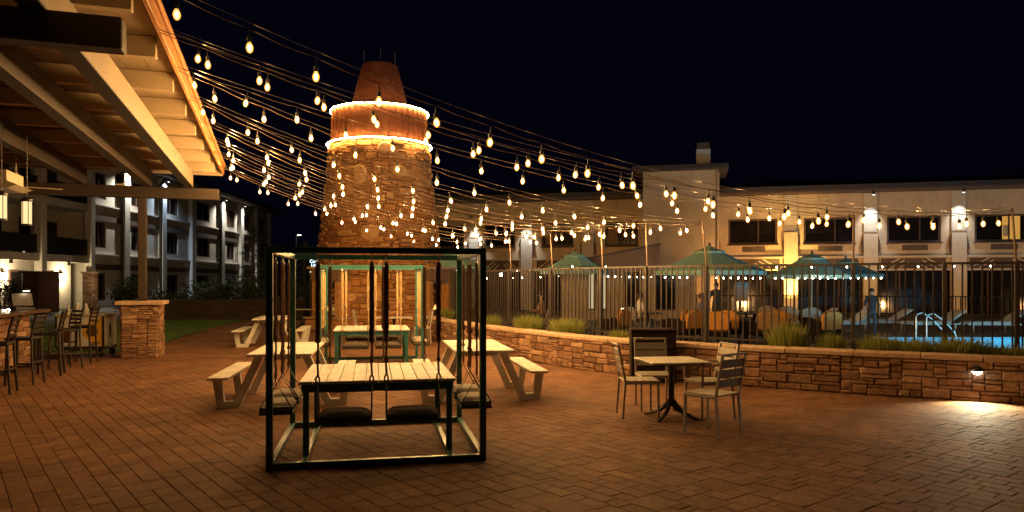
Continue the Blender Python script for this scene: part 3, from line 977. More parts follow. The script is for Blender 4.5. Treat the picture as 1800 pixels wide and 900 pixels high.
# ================================================================== FENCE
FO = .86
fence = thing('pool_fence', 'bronze metal picket fence along the planting bed above the garden wall', 'fence')
POLE_U = [1788, 1500, 1240, 1135, 1056, 968, 895, 838]
PS = [s_for_u(u, FO) for u in POLE_U]
posts = sorted(set(PS + [0.35, WLEN - .3] + [s_for_u(1660, FO)]))
pk = MB().box((0, 0, .72), (.022, .022, 1.40)).mesh('picket', 'fence')
pst = MB().box((0, 0, .71), (.062, .062, 1.5), None, .005).mesh('post', 'fence')
s = .45
while s < WLEN - .1:
    if min(abs(s - q) for q in posts) > .05:
        p, a, n = wall_at(s, FO)
        link('picket', pk, fence, (p.x, p.y, .52), (0, 0, a))
    s += .128
for q in posts:
    p, a, n = wall_at(q, FO)
    o = link('post', pst, fence, (p.x, p.y, .48), (0, 0, a))
for i in range(len(posts) - 1):
    for z in (1.925, .66):
        k = max(2, int((posts[i + 1] - posts[i]) / .5))
        m = MB()
        for j in range(k):
            p0 = wall_at(posts[i] + (posts[i + 1] - posts[i]) * j / k, FO)[0]; p1 = wall_at(posts[i] + (posts[i + 1] - posts[i]) * (j + 1) / k, FO)[0]
            m.beam((p0.x, p0.y, z), (p1.x, p1.y, z), .036, .036, ext=.004)
        m.build('rail', 'fence', fence)
# light poles strapped to the fence posts
TOPS = []
POLE_LAB = ['pole at the far right end of the fence carrying the longest light strings', 'pole between the teal parasol and the pool, carrying light strings', 'leaning pole in front of the big teal parasol', 'pole in front of the brown shed roof', 'pole just left of the shed roof', 'pole beside the small far parasol', 'pole in the dark stretch of fence left of the far parasol', 'pole hidden behind the swing table near the tower']
for i, (u, sq) in enumerate(zip(POLE_U, PS)):
    p, a, n = wall_at(sq, FO + .05)
    lean = (-.06, -.0, -.09, -.03, -.03, -.05, -.03, 0)[i]
    top = Vector((p.x + lean, p.y, 2.70))
    t = thing('light_pole', 'thin metal ' + POLE_LAB[i], 'pole', (p.x, p.y, .5), 0, 'string light poles on the fence')
    MB().tube([(0, 0, 0), (0, 0, 1.42), (lean, 0, 2.22)], .015, 6).build('tube', 'pole', t)
    MB().lathe([(.026, 0), (.026, .05)], 8, (0, 0, 1.36)).build('clamp', 'galv', t)
    TOPS.append(top)

# ================================================================== STRING LIGHTS
glass_me = MB().lathe([(.012, -.002), (.021, -.014), (.030, -.036), (.030, -.052), (.022, -.075), (.009, -.086), (.001, -.088)], 10, caps=False).mesh('bulb', 'bulbglass', True)
core_me = MB().lathe([(.004, -.020), (.010, -.028), (.0115, -.044), (.009, -.060), (.003, -.068)], 6).mesh('filament', 'filament', True)
coref_me = MB().lathe([(.004, -.020), (.010, -.028), (.0115, -.044), (.009, -.060), (.003, -.068)], 6).mesh('filament', 'filament_far', True)
cored_me = MB().lathe([(.004, -.020), (.010, -.028), (.0115, -.044), (.009, -.060), (.003, -.068)], 6).mesh('filament', 'filament_dim', True)
sock = MB().lathe([(.016, 0), (.020, .012), (.020, .042), (.008, .05)], 8)
sock.tube([(0, 0, .05), (0, 0, .10)], .005, 5)
sock_me = sock.mesh('socket', 'socket', True)
NB = 0
def light_string(p0, p1, sag, spacing, label, rng, core=None):
    global NB
    p0 = Vector(p0); p1 = Vector(p1)
    t = thing('string_light', label, 'string lights', p0, 0, 'string lights over the plaza')
    L = (p1 - p0).length
    def at(k, sg=sag):
        q = p0.lerp(p1, k); q.z -= 4 * sg * k * (1 - k); return q
    n = 40
    # cable droops a little between bulbs
    nb = int(L / spacing); off = rng.uniform(.25, .75)
    ks = [(j + off) * spacing / L for j in range(nb) if (j + off) * spacing < L - .15]
    pts = []
    for i in range(n * 2 + 1):
        k = i / (n * 2)
        q = at(k)
        q.z -= .018 * abs(math.sin(PI * (k * L / spacing - off))) + rng.uniform(0, .006)
        q.x += rng.uniform(-.006, .006)
        pts.append(q - p0)
    MB().tube(pts, .0048, 5, caps=False).build('cable', 'cable', t, True)
    MB().tube([at(i / 24, sag * .96) + Vector((0, .01, .035)) - p0 for i in range(25)], .0022, 4, caps=False).build('support_wire', 'galv', t)
    for k in ks:
        q = at(k) - p0
        b = link('bulb', glass_me, t, (q.x + rng.uniform(-.006, .006), q.y, q.z - .115 - rng.uniform(0, .012)), (rng.gauss(0, .07), rng.gauss(0, .07), 0))
        link('socket', sock_me, b)
        link('filament', core or core_me, b)
        NB += 1
rng = random.Random(77)
EV = [pav(.06, y, 4.19) for y in (-.30, 1.56, 2.92, 4.34, 5.76, 7.29, 8.77, 10.66)]
STR = [  # eave point, pole, sag, spacing
    (0, 0, .68, .55), (1, 0, .54, .60), (1, 1, .36, .60), (2, 1, .36, .60), (2, 2, .39, .60), (3, 2, .47, .60), (3, 3, .50, .60),
    (4, 3, .50, .60), (4, 4, .52, .62), (5, 4, .46, .62), (5, 5, .5, .62), (6, 5, .42, .64), (6, 6, .42, .64), (7, 6, .36, .66), (7, 7, .34, .66)]
ORD = ['topmost string of glowing bulbs from the near eave to the right-hand pole', 'second highest', 'third highest', 'fourth highest', 'fifth highest', 'sixth highest', 'seventh highest', 'eighth highest', 'ninth highest', 'tenth highest', 'eleventh highest', 'twelfth highest', 'thirteenth highest', 'second lowest', 'lowest']
for i, (e, q, sag, spc) in enumerate(STR):
    lab = ORD[0] if i == 0 else ORD[i] + ' string of glowing bulbs between pavilion eave and fence pole'
    p0 = EV[e] + Vector((0, 0, .03 * (i % 2) if i else -.14)); p1 = TOPS[q] + Vector((0, 0, -.03 * (i % 2)))
    light_string(p0, p1, sag, spc, lab, rng, cored_me if i < 3 else (core_me if i < 7 else coref_me))
print('bulbs', NB)

# ================================================================== SWING TABLES
def make_swing_table(lab, loc, rz):
    t = thing('swing_table', lab, 'swing table', loc, rz, 'swing tables on the plaza')
    H, a, w = 1.96, .945, .058
    for sx in (-1, 1):
        for sy in (-1, 1):
            MB().box((sx * a, sy * a, H / 2), (w, w, H), None, .004).build('post', 'teal', t)
    for sy in (-1, 1):
        MB().box((0, sy * a, H - w / 2 - .002), (2 * a - w, w - .004, w - .004), None, .003).build('top_rail', 'teal', t)
        MB().box((0, sy * a, w / 2 + .002), (2 * a - w, w - .004, w - .004), None, .003).build('base_rail', 'teal', t)
        MB().box((sy * a, 0, H - w / 2 - .002), (w - .004, 2 * a - w, w - .004), None, .003).build('top_rail', 'teal', t)
        MB().box((sy * a, 0, w / 2 + .002), (w - .004, 2 * a - w, w - .004), None, .003).build('base_rail', 'teal', t)
        MB().box((sy * .66, 0, w / 2), (w - .01, 2 * a - w, w - .01), None, .003).build('base_rail', 'teal', t)
    for sx in (-1, 1):
        for sy in (-1, 1):
            MB().box((sx * .66, sy * .66, .36), (.055, .055, .62), None, .003).build('table_leg', 'teal', t)
    for sy in (-1, 1):
        MB().box((0, sy * .67, .665), (1.40, .03, .075), None, .003).build('apron', 'teal', t)
        MB().box((sy * .685, 0, .665), (.03, 1.31, .075), None, .003).build('apron', 'teal', t)
    sm = MB().box((0, 0, .719), (.1155, 1.44, .028), None, .004).mesh('slat', 'slat')
    for k in range(12):
        link('slat', sm, t, (-.66 + k * .12, 0, random.uniform(-.0015, .0015)))
    return t
FA = R(10.8)
F1 = Vector((-1.375, 7.49, 0)); F2 = Vector((-2.80, 14.55, 0))
make_swing_table('nearer square teal swing table frame with white slatted table inside', F1, FA)
make_swing_table('farther square teal swing table frame with white slatted table, before the tower', F2, R(10.8))

def cushion(w, d, h, z, n=10):
    """pillow-topped seat pad"""
    m = MB(); vs = []; fs = []
    for i in range(n + 1):
        for j in range(n + 1):
            x = -1 + 2 * i / n; y = -1 + 2 * j / n
            e = (1 - abs(x) ** 5) * (1 - abs(y) ** 5)
            vs.append((x * w / 2 * (1 - .04 * y * y), y * d / 2 * (1 - .04 * x * x), z + h * (.45 + .55 * e ** .5)))
    for i in range(n):
        for j in range(n):
            k = i * (n + 1) + j
            fs.append((k, k + n + 1, k + n + 2, k + 1))
    o = len(vs)
    for i in range(n + 1):
        for j in range(n + 1):
            if i in (0, n) or j in (0, n):
                pass
    m.add(vs, fs)
    m.box((0, 0, z + h * .22), (w * .965, d * .965, h * .46), None, h * .1)
    return m
seat_me = cushion(.46, .30, .085, .43).mesh('seat', 'cushion2', True)
seatd_me = cushion(.46, .30, .085, .43).mesh('seat', 'cushion', True)
board_me = MB().box((0, 0, .415), (.48, .31, .022), None, .004).mesh('seat_board', 'blackmetal')
def rope_mesh(mat, pale):
    m = MB()
    zt = 1.83
    # upper doubled loop
    for dx in (-.010, .010):
        pts = []
        for i in range(13):
            z = zt - (zt - 1.13) * i / 12
            pts.append((dx * (1.0 if 0 < i < 12 else .3) + .002 * math.sin(i * 2.1), .003 * math.cos(i * 1.7), z))
        m.tube(pts, .013, 6)
    m.lathe([(.008, -.03), (.024, -.018), (.026, .008), (.012, .03)], 8, (0, 0, 1.13))      # knot
    pts = [(.003 * math.sin(i), .003 * math.cos(i * 1.3), 1.13 - (1.13 - .80) * i / 8) for i in range(9)]
    m.tube(pts, .0105, 6)
    m.lathe([(.008, -.022), (.019, -.012), (.020, .008), (.010, .022)], 8, (0, 0, .94))
    # eye splice at the foot
    pts = [(.016 * math.sin(2 * PI * i / 12), 0, .775 + .035 * math.cos(2 * PI * i / 12)) for i in range(13)]
    m.tube(pts, .008, 5, caps=False)
    return m.mesh('rope', mat, True)
rope_d = rope_mesh('rope', False); rope_p = rope_mesh('ropepale', True)
hk = MB()
hk.tube([(0, 0, 1.905), (.0, 0, 1.875)] + [(.014 * math.sin(PI * 2 * i / 10), 0, 1.86 + .016 * math.cos(2 * PI * i / 10)) for i in range(10)], .005, 5)
hk.tube([(0, .012 * math.sin(2 * PI * i / 10), 1.825 + .024 * math.cos(2 * PI * i / 10)) for i in range(11)], .0045, 5, caps=False)
hook_me = hk.mesh('hook', 'galv', True)
hg = MB()
hg.tube([(0, -.14, .475), (0, 0, .72), (0, .14, .475), (0, -.14, .475)], .008, 5)
hg.tube([(.0, .0, .735 + .018 * 0)] + [(.012 * math.sin(2 * PI * i / 8), 0, .735 + .02 * math.cos(2 * PI * i / 8)) for i in range(9)], .004, 5)
for sy in (-1, 1):
    hg.beam((0, sy * .14, .475), (0, sy * .14, .425), .012, .012)
hang_me = hg.mesh('hanger', 'blackmetal', True)

def swing(frame, fa, x, y, rz, rope, lab, grp, seat):
    c, s = math.cos(fa), math.sin(fa)
    t = thing('swing', lab, 'swing', (frame.x + x * c - y * s, frame.y + x * s + y * c, 0), fa + rz, grp)
    link('seat', seat, t); link('seat_board', board_me, t)
    for sx in (-1, 1):
        link('rope', rope, t, (sx * .235, 0, 0), (0, 0, random.uniform(-.4, .4)))
        link('hook', hook_me, t, (sx * .235, 0, 0))
        link('hanger', hang_me, t, (sx * .235, 0, 0))
    return t
A = .945
for (fr, rope, nm, grp, s1) in ((F1, rope_d, 'nearer', 'swings of the nearer swing table', seat_me), (F2, rope_p, 'farther', 'swings of the farther swing table', seat_me)):
    rn = 'brown' if rope is rope_d else 'pale yellow'
    for (x, y, rz, w) in ((-.30, -A, 0, 'on its front beam, left one'), (.30, -A, 0, 'on its front beam, right one'), (-.30, A, 0, 'on its back beam, left one'), (.30, A, 0, 'on its back beam, right one'),
                          (-A, -.30, PI / 2, 'on its left beam, front one'), (-A, .30, PI / 2, 'on its left beam, back one'), (A, -.30, PI / 2, 'on its right beam, front one'), (A, .30, PI / 2, 'on its right beam, back one')):
        swing(fr, FA, x, y, rz, rope, '%s-roped swing of the %s swing table, %s' % (rn, nm, w), grp, seatd_me if abs(y) == A else seat_me)

# ================================================================== PICNIC TABLES
def make_picnic():
    t = thing('picnic_table', '', 'picnic table')
    pm = MB().box((0, 0, .708), (.131, 1.86, .034), None, .004).mesh('table_plank', 'wtable')
    for k in range(6):
        link('table_plank', pm, t, (-.3375 + k * .135, 0, random.uniform(-.001, .001)))
    bm = MB().box((0, 0, .418), (.124, 1.86, .034), None, .004).mesh('bench_plank', 'wtable')
    for sx in (-1, 1):
        for k in range(2):
            link('bench_plank', bm, t, (sx * (.688 + k * .129), 0, 0))
        for sy in (-1, 1):
            U = [(.235, .690), (.345, .690), (.615, .085), (.735, .085), (.775, .400), (.885, .400), (.82, 0), (.545, 0)]
            MB().extr([(sx * p[0], p[1]) for p in U], 1, sy * .58 - .045, sy * .58 + .045).build('leg', 'wframe', t)
    for sy in (-1, 1):
        MB().box((0, sy * .58, .655), (.46, .06, .065), None, .004).build('crossbar', 'wframe', t)
    MB().box((0, 0, .63), (.05, 1.1, .05), None, .004).build('spine', 'wframe', t)
    return t
pt = make_picnic()
for i, (x, y, a, lab) in enumerate(((-3.13, 10.22, 9.5, 'white plank picnic table left of the nearer swing table'), (-6.22, 19.0, 11.2, 'white plank picnic table far off by the lawn'), (-.53, 10.68, 10.5, 'white plank picnic table between swing table and garden wall'))):
    o = pt if i == 0 else dup(pt)
    o.location = (x, y, 0); o.rotation_euler = (0, 0, R(a)); o['label'] = lab; o['group'] = 'white picnic tables on the plaza'

# ================================================================== CAFE TABLE AND CHAIRS
def make_cafe_table(lab, loc, rz, size=.72):
    t = thing('cafe_table', lab, 'table', loc, rz, 'cafe tables')
    MB().box((0, 0, .695), (size, size, .022), None, .005).build('table_top', 'tabletop', t)
    MB().box((0, 0, .675), (size - .12, size - .12, .02), None, .003).build('top_plate', 'blackmetal', t)
    MB().lathe([(.048, .16), (.036, .24), (.034, .60), (.06, .665)], 12).build('column', 'blackmetal', t, True)
    for k in range(4):
        a = PI / 4 + k * PI / 2
        c, s = math.cos(a), math.sin(a)
        MB().tube([(c * .01, s * .01, .22), (c * .05, s * .05, .17), (c * .15, s * .15, .08), (c * .30, s * .30, .025), (c * .36, s * .36, .016)], [.034, .034, .026, .021, .014], 6).build('foot', 'blackmetal', t, True)
    return t
def make_chair(arms):
    t = thing('slat_chair', '', 'chair')
    for sx in (-1, 1):
        MB().beam((sx * .205, .20, 0), (sx * .205, .195, .44), .026, .026, (0, 1, 0), .003).build('leg', 'alu', t)
        lg = MB()
        lg.beam((sx * .205, -.235, 0), (sx * .205, -.20, .44), .026, .026, (0, 1, 0), .003)
        lg.beam((sx * .205, -.20, .437), (sx * .205, -.285, .87), .026, .026, (0, 1, 0), .003)
        lg.build('rear_leg', 'alu', t)
        MB().box((sx * .205, 0, .425), (.024, .385, .028), None, .003).build('seat_rail', 'alu', t)
        if arms:
            ar = MB(); ar.beam((sx * .225, .20, .44), (sx * .225, .20, .645), .024, .024, (0, 1, 0), .003)
            ar.beam((sx * .225, .23, .655), (sx * .225, -.245, .655), .036, .024, (0, 0, 1), .003)
            ar.build('arm', 'alu', t)
    MB().box((0, .197, .425), (.39, .024, .028), None, .003).build('seat_rail', 'alu', t)
    sm = MB().box((0, 0, .445), (.405, .082, .016), None, .003).mesh('seat_slat', 'poly')
    for k in range(5):
        link('seat_slat', sm, t, (0, -.175 + k * .089, 0))
    bm = MB().box((0, 0, 0), (.386, .015, .092), Matrix.Rotation(.195, 3, 'X'), .003).mesh('back_slat', 'poly')
    for k in range(3):
        z = .575 + k * .105
        link('back_slat', bm, t, (0, -.20 - (z - .44) * .198, z))
    MB().beam((-.218, -.2885, .882), (.218, -.2885, .882), .03, .024, (0, 0, 1), .003).build('top_rail', 'alu', t)
    return t
make_cafe_table('square cafe table with splayed dark base before the garden wall', (1.93, 8.82, 0), R(8))
ch0 = make_chair(False); ch1 = make_chair(True)
def face(dx, dy): return math.atan2(dy, dx) - PI / 2
CH = [(ch0, 1.56, 8.98, face(1, .04), 'slat chair left of the square cafe table, seen from its side', 'slat chairs around the square cafe table'),
      (ch1, 2.40, 8.90, face(-.97, -.24), 'slat armchair right of the square cafe table with pale lit back', 'slat chairs around the square cafe table'),
      (None, 1.86, 9.52, face(.0, -1), 'slat chair behind the square cafe table before the dark cabinet', 'slat chairs around the square cafe table'),
      (None, 2.17, 7.92, face(-.63, .78), 'slat chair nearest in front of the square cafe table, back turned', 'slat chairs around the square cafe table'),
      (None, -3.95, 19.5, face(1, .1), 'dark slat chair left of the cafe table before the tower', 'slat chairs by the tower'),
      (None, -2.42, 19.4, face(-.9, -.25), 'slat chair right of the cafe table before the tower', 'slat chairs by the tower'),
      (None, -6.05, 24.6, face(-.5, .85), 'slat chair before the fireplace left of the tower', 'slat chairs by the tower'),
      (None, -8.0, 25.2, face(1, .1), 'slat chair beside the table left of the tower', 'slat chairs by the tower')]
for (src, x, y, a, lab, grp) in CH:
    o = src if src is not None else dup(ch0)
    o.location = (x, y, 0); o.rotation_euler = (0, 0, a); o['label'] = lab; o['group'] = grp
make_cafe_table('pale cafe table before the tower behind the farther swing table', (-3.15, 19.4, 0), R(12), .95)
make_cafe_table('cafe table far left of the tower near the lawn', (-7.25, 25.1, 0), R(12), .9)

# dark wicker cabinet against the wall
cb = thing('wicker_cabinet', 'dark brown wicker storage cabinet against the garden wall', 'cabinet', (2.32, 12.05, 0), R(-36) + .55)
MB().box((0, 0, .42), (.72, .44, .82), None, .015).build('body', 'wicker', cb)
MB().box((0, 0, .855), (.74, .48, .045), None, .012).build('lid', 'wicker', cb)
for z in (.30, .56, .70):
    MB().box((0, -.223, z), (.69, .012, .03), None, .003).build('band', 'wicker', cb)
for sx in (-1, 1):
    MB().box((sx * .345, -.215, .42), (.03, .03, .82), None, .004).build('corner', 'wicker', cb)
MB().box((.24, -.24, .60), (.10, .03, .03), None, .006).build('latch', 'blackmetal', cb)

# ================================================================== PLANTS ON THE WALL
rng = random.Random(3)
TUF = [(785, .34, .30, 'small green tuft of grass at the tower end of the garden wall'), (930, .36, .42, 'green grass clump on the wall left of the pair below the far parasol'), (998, .36, .52, 'wide green grass clump on the wall below the far parasol'),
       (868, .3, .22, 'small grass tuft on the wall seen past the swing frame'), (1385, .44, .36, 'bushy yellow-green grass clump on the wall right of the cafe chairs'), (1462, .30, .24, 'small grass tuft between the bushy clump and the pole'), (1545, .30, .34, 'dull green grass clump right of the fence pole'),
       (1608, .28, .40, 'low green grass clump before the left end of the pool'), (1688, .32, .40, 'green grass clump above the half-dome light'), (1768, .22, .42, 'low grass clump at the right picture edge'), (1090, .22, .2, 'sparse small tuft left of the dark cabinet')]
for (u, h, r, lab) in TUF:
    s = s_for_u(u, .52)
    p, a, n = wall_at(s, .50)
    c = thing('grass_clump', lab, 'grass clump', (p.x, p.y, .52), 0, 'grass clumps on the garden wall')
    V = []; F = []
    for k in range(int(900 * (r / .4))):
        q = rng.uniform(0, 2 * PI); d = r * math.sqrt(rng.random()) * .72
        along = math.cos(q) * d; acr = math.sin(q) * min(d, .2)
        t = Vector((math.cos(a), math.sin(a), 0)); nn = Vector((-t.y, t.x, 0))
        b = t * along + nn * acr
        hh = 1.25 * h * rng.uniform(.5, 1.05) * (1 - .5 * (d / r) ** 2)
        lean = Vector((b.x, b.y, 0)) * rng.uniform(.1, .7) + Vector((rng.gauss(0, .05), rng.gauss(0, .05), 0))
        wv = Vector((rng.gauss(0, 1), rng.gauss(0, 1), 0)).normalized() * rng.uniform(.004, .008)
        m = b + lean * .4 + Vector((0, 0, hh * .6)); tp = b + lean + Vector((0, 0, hh))
        i = len(V)
        V += [b - wv, b + wv, m + wv * .8, m - wv * .8, tp]
        F += [(i, i + 1, i + 2, i + 3), (i + 3, i + 2, i + 4)]
    MB().add(V, F).build('blades', 'tuft', c)

# ================================================================== BUILDING ACROSS THE POOL
BA = math.atan2(-.243, .970)
BO = Vector((20.8, 38.0, 0))
hr = thing('hotel_wing', 'two-storey tan stucco hotel wing with lit pilasters beyond the pool', 'building', BO, BA)
def rpart(name, mat, c, size, parent=hr, ch=0): return MB().box(c, size, None, ch).build(name, mat, parent)
SL, SR = -27.0, 16.0
mid, ln = (SL + SR) / 2, SR - SL
ZB = 6.35
# wall pieces round the openings: piers between windows, spandrels above and below
WINR = [-25.4, -22.2, -18.7, -15.0, -7.85, -3.95, .15, 4.25, 8.3, 12.3]
WW = 2.55
def bay_wall():
    m = MB()
    m.box((mid, .15, (ZB + 5.08) / 2), (ln, .3, ZB - 5.08))
    m.box((mid, .15, (3.70 + 2.25) / 2), (ln, .3, 3.70 - 2.25))
    e = SL
    for x in WINR:
        w = WW if x > -12 else 1.9
        if x - w / 2 > e: m.box(((e + x - w / 2) / 2, .15, (3.70 + 5.08) / 2), (x - w / 2 - e, .3, 5.08 - 3.70))
        e = x + w / 2
    m.box(((e + SR) / 2, .15, 4.39), (SR - e, .3, 1.38))
    return m
bay_wall().build('wall', 'stuccoR', hr)
rpart('back_wall', 'brownband', (mid, 2.6, 3.1), (ln, .2, 6.2))
rpart('upper_floor', 'brownband', (mid, 1.4, 2.3), (ln, 2.2, .1))
for i, x in enumerate(WINR):
    w = WW if x > -12 else 1.9
    f = MB()
    for sx in (-1, 1): f.box((x + sx * (w / 2 - .05), .10, 4.39), (.10, .12, 1.38))
    for z in (3.75, 5.03): f.box((x, .10, z), (w - .2, .12, .10))
    f.box((x + w * .12, .12, 4.39), (.06, .08, 1.18))
    fo = f.build('window', 'winframe', hr)
    MB().box((x, .17, 4.39), (w - .2, .02, 1.18)).build('pane', 'glass', fo)
    if i == 7:
        MB().box((x + .42, .155, 4.39), (.80, .006, 1.18)).build('lit_pane', 'litwin', fo)
        MB().box((x + .20, .147, 4.25), (.30, .004, .55)).build('picture', 'tan', fo)
    if i in (2, 3):
        MB().box((x - .5, .155, 4.3), (.5, .006, .95)).build('curtain', 'plank', fo)
    rpart('sill', 'winframe', (x, -.03, 3.66), (w + .1, .14, .06))
    if x > -12: rpart('vent_panel', 'brownband', (x + .05, -.012, 3.42), (1.2, .05, .28))
for x in range(10):
    pass
rpart('ledge', 'trimR', (mid, -.10, 2.96), (ln, .22, .09))
rpart('lower_ledge', 'trimR', (mid, -.08, 2.28), (ln, .18, .09))
PILR = [-23.7, -20.5, -16.9, -13.2, -10.0, -5.9, -1.95, 2.2, 6.3, 10.3, 14.3]
for i, x in enumerate(PILR):
    p = rpart('pilaster', 'trimR', (x, -.11, 2.13), (.70, .30, 4.26), ch=.01)
    MB().box((x, -.06, 5.30), (.66, .18, 2.06), None, .01).build('upper_shaft', 'trimR', p)
    MB().box((x, -.12, 4.285), (.74, .34, .05)).build('cap', 'trimR', p)
    for sx in (-1, 1):
        MB().extr([(x + sx * .355, 4.05), (x + sx * .44, 3.75), (x + sx * .44, 3.3), (x + sx * .355, 3.0)], 1, -.2, -.12).build('bracket', 'winframe', p)
for i in range(len(PILR) - 1):
    a, b = PILR[i] + .45, PILR[i + 1] - .45
    f = MB(); c = (a + b) / 2; hw = (b - a) / 2 - .1
    for sg in (-1, 1):
        for k in range(3):
            x0 = c + sg * (hw - k * hw * .28); x1 = c + sg * max(0.05, hw * .42 - k * hw * .14)
            f.beam((x0, -.02, 2.36), (x1, -.02, 2.86 - k * .10), .03, .06, (0, 0, 1))
    f.build('fretwork', 'trimR', hr)
    bk = MB().box((c, -.004, 2.61), (2 * hw, .012, .54)).build('fretwork_recess', 'brownband', hr)
# ground floor: glazed openings between piers
for i in range(len(PILR) - 1):
    a, b = PILR[i] + .4, PILR[i + 1] - .4
    g = MB().box(((a + b) / 2, .45, 1.1), (b - a, .04, 2.2)).build('glass_door', 'glass', hr)
    m = MB()
    for k in range(4):
        m.box((a + (b - a) * k / 3, .40, 1.1), (.07, .06, 2.2))
    m.build('mullion', 'winframe', g)
rpart('soffit', 'brownband', (mid, -.35, ZB + .06), (ln + .8, 1.4, .1))
rf_ = MB(); rf_.extr([(-1.1, ZB + .12), (-1.1, ZB + .34), (6, ZB + 1.5), (6, ZB + .12)], 0, SL - .4, SR + .4); rf_.build('roof', 'roofdark', hr)
# downlights under the soffit on some pilasters
for i, x in enumerate(PILR):
    if x in (-1.95, 2.2, 6.3):
        fx = MB().lathe([(.07, 0), (.07, .22)], 10, (x, -.85, ZB - .2)).build('downlight', 'blackmetal', hr)
        MB().lathe([(.055, 0), (.055, .01)], 10, (x, -.85, ZB - .215)).build('lens', 'lens', fx)
        lamp('downlight_lamp', 'SPOT', hr, (x, -.85, ZB - .26), 320, (.86, .94, 1.0), spot_size=R(60), spot_blend=.9, shadow_soft_size=.02, rot=(R(24), 0, 0))
    if x in (-23.7, -20.5):
        fx = MB().lathe([(.07, 0), (.07, .22)], 10, (x, -.85, ZB - 1.0)).build('downlight', 'blackmetal', hr)
        lamp('downlight_lamp', 'SPOT', hr, (x, -.85, ZB - 1.06), 230, (.86, .95, 1.0), spot_size=R(60), spot_blend=.9, shadow_soft_size=.02, rot=(R(24), 0, 0))
    if x == -5.9:
        fx = MB().lathe([(.08, 0), (.06, .15)], 10, (x, -1.7, 0)).build('uplight', 'blackmetal', hr)
        lamp('uplight_lamp', 'SPOT', hr, (x, -1.7, .25), 1900, (1.0, .64, .14), spot_size=R(70), spot_blend=.9, shadow_soft_size=.06, rot=(R(180 - 38), 0, 0))
# projecting stair block with chimney
sb = thing('stair_block', 'plain tan stucco block with flat dark roof and white-capped chimney', 'building', (8.55, 37.0, 0), BA)
MB().box((0, 2.4, 3.65), (3.75, 4.6, 7.3)).build('wall', 'stuccoR', sb)
MB().box((0, 2.3, 7.4), (4.7, 5.8, .22), None, .01).build('roof', 'roofdark', sb)
MB().box((1.86, .09, 3.6), (.10, .18, 7.1)).build('corner_trim', 'stuccoR', sb)
cy_ = MB().box((1.15, 1.6, 8.03), (.72, .72, 1.05), None, .01).build('chimney', 'trimL', sb)
MB().box((1.15, 1.6, 7.56), (.80, .80, .09)).build('chimney_base', 'trimL', cy_)
MB().box((1.15, 1.6, 8.72), (.64, .64, .34)).build('chimney_top', 'brownband', cy_)
# pool house with sloping seamed roof
ph = thing('pool_house', 'low pool house with brown seamed sloping roof left of the big parasol', 'building', (4.9, 31.0, 0), R(-6))
MB().box((0, 1.5, 1.1), (5.6, 3.0, 2.2)).build('wall', 'stuccoR', ph)
rm_ = MB(); rm_.extr([(-2.9, 2.35), (1.35, 3.2), (1.35, 2.2), (-2.9, 2.2)], 1, -.25, 3.2); rm_.build('roof', 'siding', ph)
for k in range(10):
    x = -2.75 + k * .43
    MB().box((x, -.27, (2.35 + (x + 2.9) * .2 + 2.2) / 2), (.035, .03, .15 + (x + 2.9) * .2)).build('seam', 'siding', ph)
MB().beam((-2.95, -.30, 2.38), (1.40, -.30, 3.245), .07, .07).build('verge', 'brownband', ph)
for (x, w, mt) in ((-1.5, .30, 'litpale'), (-1.0, .26, 'litpale'), (.2, .6, 'glass'), (1.6, .8, 'glass')):
    wo = MB().box((x, -.02, 1.25), (w, .06, 1.6)).build('window', 'winframe', ph)
    MB().box((x, -.055, 1.25), (w - .06, .012, 1.5)).build('pane', mt, wo)

# ================================================================== HOTEL ON THE LEFT
LO = Vector((-24.75, 0, 0))
LA = math.atan2(1, -.045)                     # local x runs away from the viewer, local y to the far left
hl = thing('hotel_block', 'three-storey cream hotel block with balconies and lit columns behind the bar', 'building', LO, LA)
# local: x = along the facade (about the distance from the viewer), -y = towards the plaza
def lp_(name, mat, c, size, parent=hl, ch=0): return MB().box(c, size, None, ch).build(name, mat, parent)
A0, A1, B1 = 30.0, 46.4, 86.0
ZE = 9.65
# balcony part
lp_('recessed_wall', 'stuccoL', ((A0 + A1) / 2, 1.7, ZE / 2), (A1 - A0, .3, ZE))
lp_('ground_wall', 'stuccoL', ((A0 + A1) / 2 - .8, .5, 1.45), (A1 - A0 - 1.6, .3, 2.9))
lp_('return_wall', 'stuccoL', (A1 + .1, 1.1, ZE / 2), (.2, 1.7, ZE))
for z in (3.02, 6.30, 9.5):
    lp_('floor_slab', 'stuccoL', ((A0 + A1) / 2, .8, z), (A1 - A0, 1.9, .42))
for x in (36.2, 41.0, 46.2):
    lp_('column', 'stuccoL', (x, -.08, ZE / 2), (.46, .42, ZE))
for (fl, z) in ((0, 3.23), (1, 6.51)):
    for (a, b) in ((36.4, 40.75), (41.3, 46.0)):
        r_ = lp_('balcony_rail', 'rail', ((a + b) / 2, -.02, z + 1.02), (b - a, .06, .06))
        m = MB(); m.box(((a + b) / 2, -.02, z + .10), (b - a, .05, .05))
        k = a + .06
        while k < b:
            m.box((k, -.02, z + .56), (.045, .03, .92)); k += .085
        m.build('baluster', 'rail', r_)
        for q in (a + .9, b - 1.1):
            d = lp_('balcony_door', 'winframe', (q, 1.53, z + 1.05), (1.0, .06, 2.1))
            MB().box((q, 1.49, z + 1.05), (.8, .02, 1.9)).build('pane', 'glass', d)
for x in (37.2, 38.2, 43.6):
    lp_('drain_spout', 'rail', (x, -.2, 2.72), (.09, .14, .2))
lw = lp_('balcony_light', 'litpale', (42.05, 1.47, 3.75), (.18, .02, .9))
